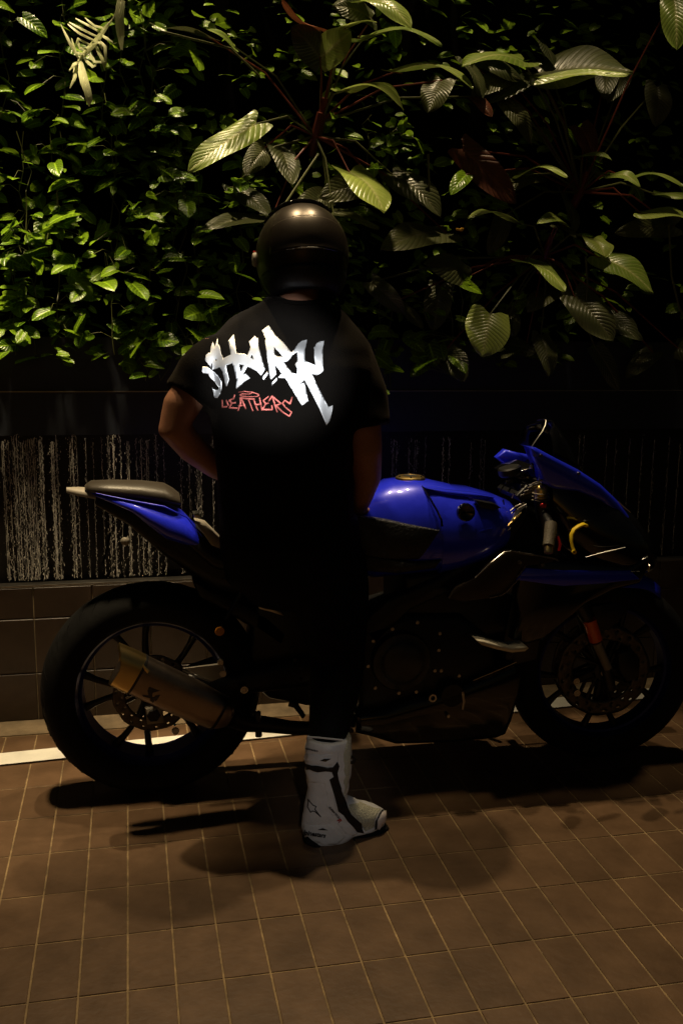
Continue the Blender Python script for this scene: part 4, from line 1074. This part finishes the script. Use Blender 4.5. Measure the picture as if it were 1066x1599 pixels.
def stroke(pts, w):
    out = []
    for (x0, y0), (x1, y1) in zip(pts, pts[1:]):
        L = math.hypot(x1-x0, y1-y0) or 1; dx, dy = (x1-x0)/L, (y1-y0)/L; nx, ny = -dy*w/2, dx*w/2; e = w*.3
        out.append([(x0+nx-dx*e, y0+ny-dy*e), (x1+nx+dx*e, y1+ny+dy*e), (x1-nx+dx*e, y1-ny+dy*e), (x0-nx-dx*e, y0-ny-dy*e)])
    return out
bs = bvh_of(shirt)
r1 = lambda q: [(310+x/9.69, 500+y/9.69) for x, y in q]
r2 = lambda q: [(400+x/8.2, 500+y/8.2) for x, y in q]
r3 = lambda q: [(335+x/8.2, 600+y/8.2) for x, y in q]
printed('lettering', 'silver', bs, [r1([(95, 600), (110, 530), (150, 495), (175, 500), (185, 420), (215, 330), (232, 370), (235, 420), (265, 340), (288, 270), (292, 320), (288, 380), (300, 365), (318, 385), (345, 510), (375, 580), (490, 520), (450, 320), (535, 215), (572, 500), (700, 510), (745, 530), (785, 410), (760, 325), (855, 240), (872, 268), (903, 272), (905, 390), (1005, 745), (945, 845), (880, 770), (740, 700), (665, 830), (712, 803), (780, 875), (690, 930), (575, 1040), (565, 1010), (585, 895), (570, 890), (515, 650), (415, 685), (465, 890), (430, 1000), (415, 990), (370, 780), (325, 710), (215, 750), (205, 745), (205, 655), (190, 660), (185, 735), (170, 690), (110, 625)]),
    r1([(60, 700), (135, 708), (210, 760), (290, 830), (355, 930), (355, 1020), (330, 1110), (290, 1175), (250, 1172), (215, 1060), (200, 1010), (215, 1035), (265, 1055), (310, 1045), (315, 1020), (240, 920), (180, 880), (140, 810), (70, 800), (45, 770)])],
    [r1([(265, 572), (280, 610), (252, 615)]), r1([(808, 515), (833, 590), (785, 570)]), r1([(610, 660), (680, 680), (635, 780)])], parent=shirt)
printed('lettering', 'silver', bs, [r2([(68, 133), (160, 68), (195, 120), (240, 190), (350, 290), (450, 412), (490, 375), (535, 300), (585, 265), (648, 250), (622, 520), (755, 575), (740, 460), (742, 380), (732, 350), (755, 335), (765, 300), (810, 272), (870, 265), (850, 480), (862, 640), (850, 660), (770, 705), (735, 695), (705, 680), (918, 1110), (980, 1083), (945, 1275), (895, 1345), (860, 1260), (615, 765), (550, 820), (615, 795), (665, 1035), (582, 1095), (370, 745), (280, 742), (275, 725), (325, 685), (232, 565), (257, 695), (195, 762), (172, 740), (110, 270), (122, 240)])],
    [r2([(225, 340), (340, 470), (270, 465), (235, 440)]), r2([(460, 450), (525, 405), (525, 530), (493, 570), (520, 610), (520, 692), (455, 670), (350, 540), (395, 530), (440, 490)])], parent=shirt)
printed('print_dash', 'silver', bs, [r2([(140, 655), (158, 680), (95, 765), (73, 740)])], parent=shirt)
printed('print_dash', 'silver', bs, [r2([(265, 725), (272, 765), (200, 840), (193, 805)])], parent=shirt)
words = [[(100, 205), (103, 290), (160, 285)], [(152, 205), (178, 270)], [(245, 180), (188, 205), (222, 240), (192, 300), (290, 305)], [(215, 242), (268, 235)], [(258, 135), (245, 185)],
         [(300, 335), (335, 240), (330, 170)], [(345, 185), (400, 312)], [(310, 275), (368, 268)], [(330, 168), (395, 182), (510, 188)], [(432, 190), (492, 338)], [(500, 195), (552, 332)], [(572, 165), (606, 330)], [(520, 262), (598, 252)],
         [(692, 155), (622, 208), (656, 248), (612, 322), (738, 322), (732, 268)], [(645, 252), (690, 240)], [(735, 148), (692, 215)], [(735, 150), (768, 250), (800, 352)], [(738, 155), (850, 245), (780, 272)], [(790, 275), (870, 355), (955, 408)],
         [(992, 165), (965, 250), (900, 205), (868, 240), (905, 295), (985, 355), (958, 410)]]
polys = [r3(s_) for w_ in words for s_ in stroke(w_, 19)]
th_ = [[(308, 100), (380, 90), (470, 98), (550, 122), (568, 140), (540, 155), (440, 158), (340, 148), (322, 135), (350, 122), (440, 125), (480, 112)]]
polys += [r3(s_) for w_ in th_ for s_ in stroke(w_, 12)]
printed('small_lettering', 'pink', bs, polys, step=3, parent=shirt)
bh = bvh_of(hel)
q = lambda pts: [(390+x/6.27, 300+y/6.27) for x, y in pts]
mk = [s_ for w_ in [[(425, 540), (445, 522), (490, 520), (512, 538)], [(440, 535), (465, 545), (480, 565)], [(480, 535), (500, 550), (490, 562)], [(425, 545), (450, 560)]] for s_ in stroke(q(w_), .9)]
printed('helmet_mark', 'dark_metal', bh, mk, off=.003, parent=hel)

# ---- boot (near foot)
def boot_build(ofs, name='boot'):
    b = MB()
    P = lambda x, y, Y: W(x, y, Y)+ofs
    cs = [(479, 548, 1150, .350, .055), (475, 549, 1180, .345, .054), (477, 548, 1205, .340, .050), (480, 544, 1228, .335, .046), (478, 541, 1246, .335, .048), (473, 552, 1264, .335, .047), (470, 562, 1284, .335, .045), (473, 560, 1300, .335, .042), (482, 545, 1312, .335, .040)]
    b.rings([[p+ofs for p in ell(a, c_, y, Yc, ry)] for a, c_, y, Yc, ry in cs])
    b.tube([P(505, 1270, .335), P(535, 1268, .345), P(562, 1272, .360), P(583, 1273, .372), P(596, 1277, .382)], [(.055, .045), (.048, .047), (.036, .047), (.031, .042), (.020, .028)], 20, side=(0, 0, 1))
    b.tube([P(490, 1300, .335), P(535, 1295, .345), P(570, 1287, .365), P(594, 1283, .380)], [(.024, .040), (.018, .044), (.016, .044), (.012, .026)], 16, side=(0, 0, 1))
    def f(co, n): return .0024*math.sin(co.z*170+4*noise.noise(co*14))*max(0, noise.noise(co*10)+.15)+.0015*noise.noise(co*20)
    return b.organic(name, M_['boot'], rider, .006, 4, f), P
boot, P = boot_build(Vector())
bb = bvh_of(boot)
r4 = lambda q: [(460+x/7.107, 1140+y/7.107) for x, y in q]
# sole and heel
so = MB(); so.tube([P(476, 1303, .34), P(500, 1318, .335), P(520, 1318, .34), P(545, 1307, .348), P(575, 1297, .366), P(598, 1286, .380)], [(.012, .040), (.014, .048), (.013, .050), (.010, .052), (.010, .050), (.010, .032)], 14, side=(0, 0, 1))
so.build('sole', M_['rubber'], boot)
MB().slab([(492, 1308), (522, 1310), (521, 1326), (499, 1330)], .30, .37, .004).build('heel_block', M_['boot'], boot)
printed('ankle_strap', 'black', bb, [r4([(130, 372), (280, 398), (420, 410), (470, 350), (492, 400), (482, 545), (545, 745), (590, 880), (620, 935), (740, 1040), (765, 1145), (690, 1135), (580, 1010), (480, 900), (445, 760), (385, 550), (430, 520), (410, 465), (260, 468), (132, 445)])], step=3, off=.003, parent=boot)
printed('vent_slot', 'gloss', bb, [r4([(280, 340), (330, 320), (405, 318), (345, 350)])], step=2, off=.0034, parent=boot)
printed('heel_slot', 'gloss', bb, [r4([(255, 1105), (310, 1085), (370, 1110)])], step=2, off=.0034, parent=boot)
printed('star_logo', 'black', bb, [s_ for s_ in stroke(r4([(150, 770), (205, 835), (240, 850), (225, 880), (290, 965), (225, 905), (195, 900), (180, 915), (145, 855), (155, 800), (150, 770)]), 1.3)], step=4, off=.0015, parent=boot)
printed('toe_mesh', 'boot_mesh', bb, [r4([(600, 830), (720, 800), (900, 870), (960, 880), (905, 960), (880, 1080), (780, 1130), (740, 1040), (640, 945), (600, 900)])], step=3, off=.001, parent=boot)
printed('toe_rim', 'black', bb, [r4([(975, 850), (1000, 845), (1005, 900), (960, 920), (915, 1000), (905, 1100), (885, 1110), (890, 1020), (930, 930), (965, 890)])], step=3, off=.002, parent=boot)
printed('toe_slider', mat('toe_slider_pale', (.85, .75, .72), .4), bb, [r4([(1000, 905), (1003, 950), (970, 1040), (925, 1100), (905, 1085), (915, 1000), (960, 925)])], step=3, off=.005, parent=boot)
for nm, q_ in (('heel_cup', [(72, 1075), (120, 1040), (260, 1060), (400, 1050), (470, 1110), (560, 1190), (500, 1250), (430, 1290), (330, 1280), (200, 1235), (90, 1190)]),
               ('shin_plate', [(135, 480), (400, 480), (430, 560), (440, 760), (470, 900), (430, 960), (350, 850), (350, 700), (330, 600), (140, 590)]),
               ('cuff_band', [(108, 250), (300, 280), (490, 250), (480, 340), (400, 395), (250, 385), (125, 350)]),
               ('side_plate', [(480, 1000), (600, 1080), (700, 1150), (640, 1180), (560, 1150), (470, 1050)])):
    pl_ = printed(nm, 'boot', bb, [r4(q_)], step=3, off=.0004, parent=boot, thick=.0022)
# front flap with round buckle
fl = MB().slab([(531, 1180), (540, 1168), (548, 1150), (549, 1172), (547, 1205), (544, 1225), (538, 1246), (532, 1228), (527, 1205)], .300, .33, .005).build('shin_flap', M_['boot_mesh'], boot)
MB().lathe([(.005, -.003), (.011, -.003), (.011, .004), (.005, .004)], W(549, 1187, .315), n=24, closed=True).build('buckle', M_['black'], boot)
MB().tube([P(480, 1151, .300), P(497, 1152, .296), P(515, 1154, .297), P(535, 1156, .300)], .0025, 6).build('cuff_piping', M_['boot'], boot)
def text_polys(txt, size, shear=0):
    cu = bpy.data.curves.new('t', 'FONT'); cu.body = txt; cu.size = size; cu.shear = shear; cu.offset = size*.035; cu.resolution_u = 2
    o = bpy.data.objects.new('t', cu); COL.objects.link(o); dg = bpy.context.evaluated_depsgraph_get(); dg.update()
    me = bpy.data.meshes.new_from_object(o.evaluated_get(dg)); bpy.data.objects.remove(o)
    v = [x.co.copy() for x in me.vertices]; f = [tuple(p.vertices) for p in me.polygons]; return v, f
def text_on(name, mt, bv, txt, size, org, ang, off=.0012, parent=None, sx=1, shear=.2):
    v, f = text_polys(txt, size, shear); ca, sa = math.cos(ang), math.sin(ang); P_ = []
    for p in v:
        x, y = p.x*sx, p.y; P_.append(cast(bv, org[0]+x*ca+y*sa, org[1]+x*sa-y*ca, off))
    f = [t for t in f if all(P_[i] is not None for i in t)]
    P_ = [p or Vector() for p in P_]
    return mesh(name, P_, f, M_[mt], parent, False)
text_on('heel_lettering', 'black', bb, 'alpinestars', 9.5, (470.6, 1301.5), R(9), off=.0036, parent=boot, sx=.92)
text_on('cuff_lettering', 'black', bb, 'alpinestars', 4.6, (477, 1170), R(13), parent=boot)
text_on('side_lettering', 'black', bb, 'SUPERTECH', 4.4, (512.5, 1260.5), R(50), off=.0034, parent=boot)
text_on('side_lettering', 'red', bb, 'R', 8, (525, 1280), R(48), off=.0036, parent=boot, sx=1.2)
# far boot, on the other side of the machine
b2 = MB(); o2 = Vector((.0, 0, 0))
p0 = W(508, 1095, 1.04); g0 = Vector((p0.x, 1.04, 0))
b2.tube([p0+Vector((0, 0, .03)), g0+Vector((0, 0, .16)), g0+Vector((0, 0, .06)), g0+Vector((0, 0, .012))], [.055, .048, .046, .040], 18)
b2.tube([g0+Vector((-.02, 0, .045)), g0+Vector((.08, .02, .05)), g0+Vector((.15, .05, .035)), g0+Vector((.19, .06, .03))], [(.042, .04), (.045, .045), (.032, .045), (.018, .03)], 16, side=(0, 0, 1))
b2.organic('boot', M_['boot'], rider, .008, 4)
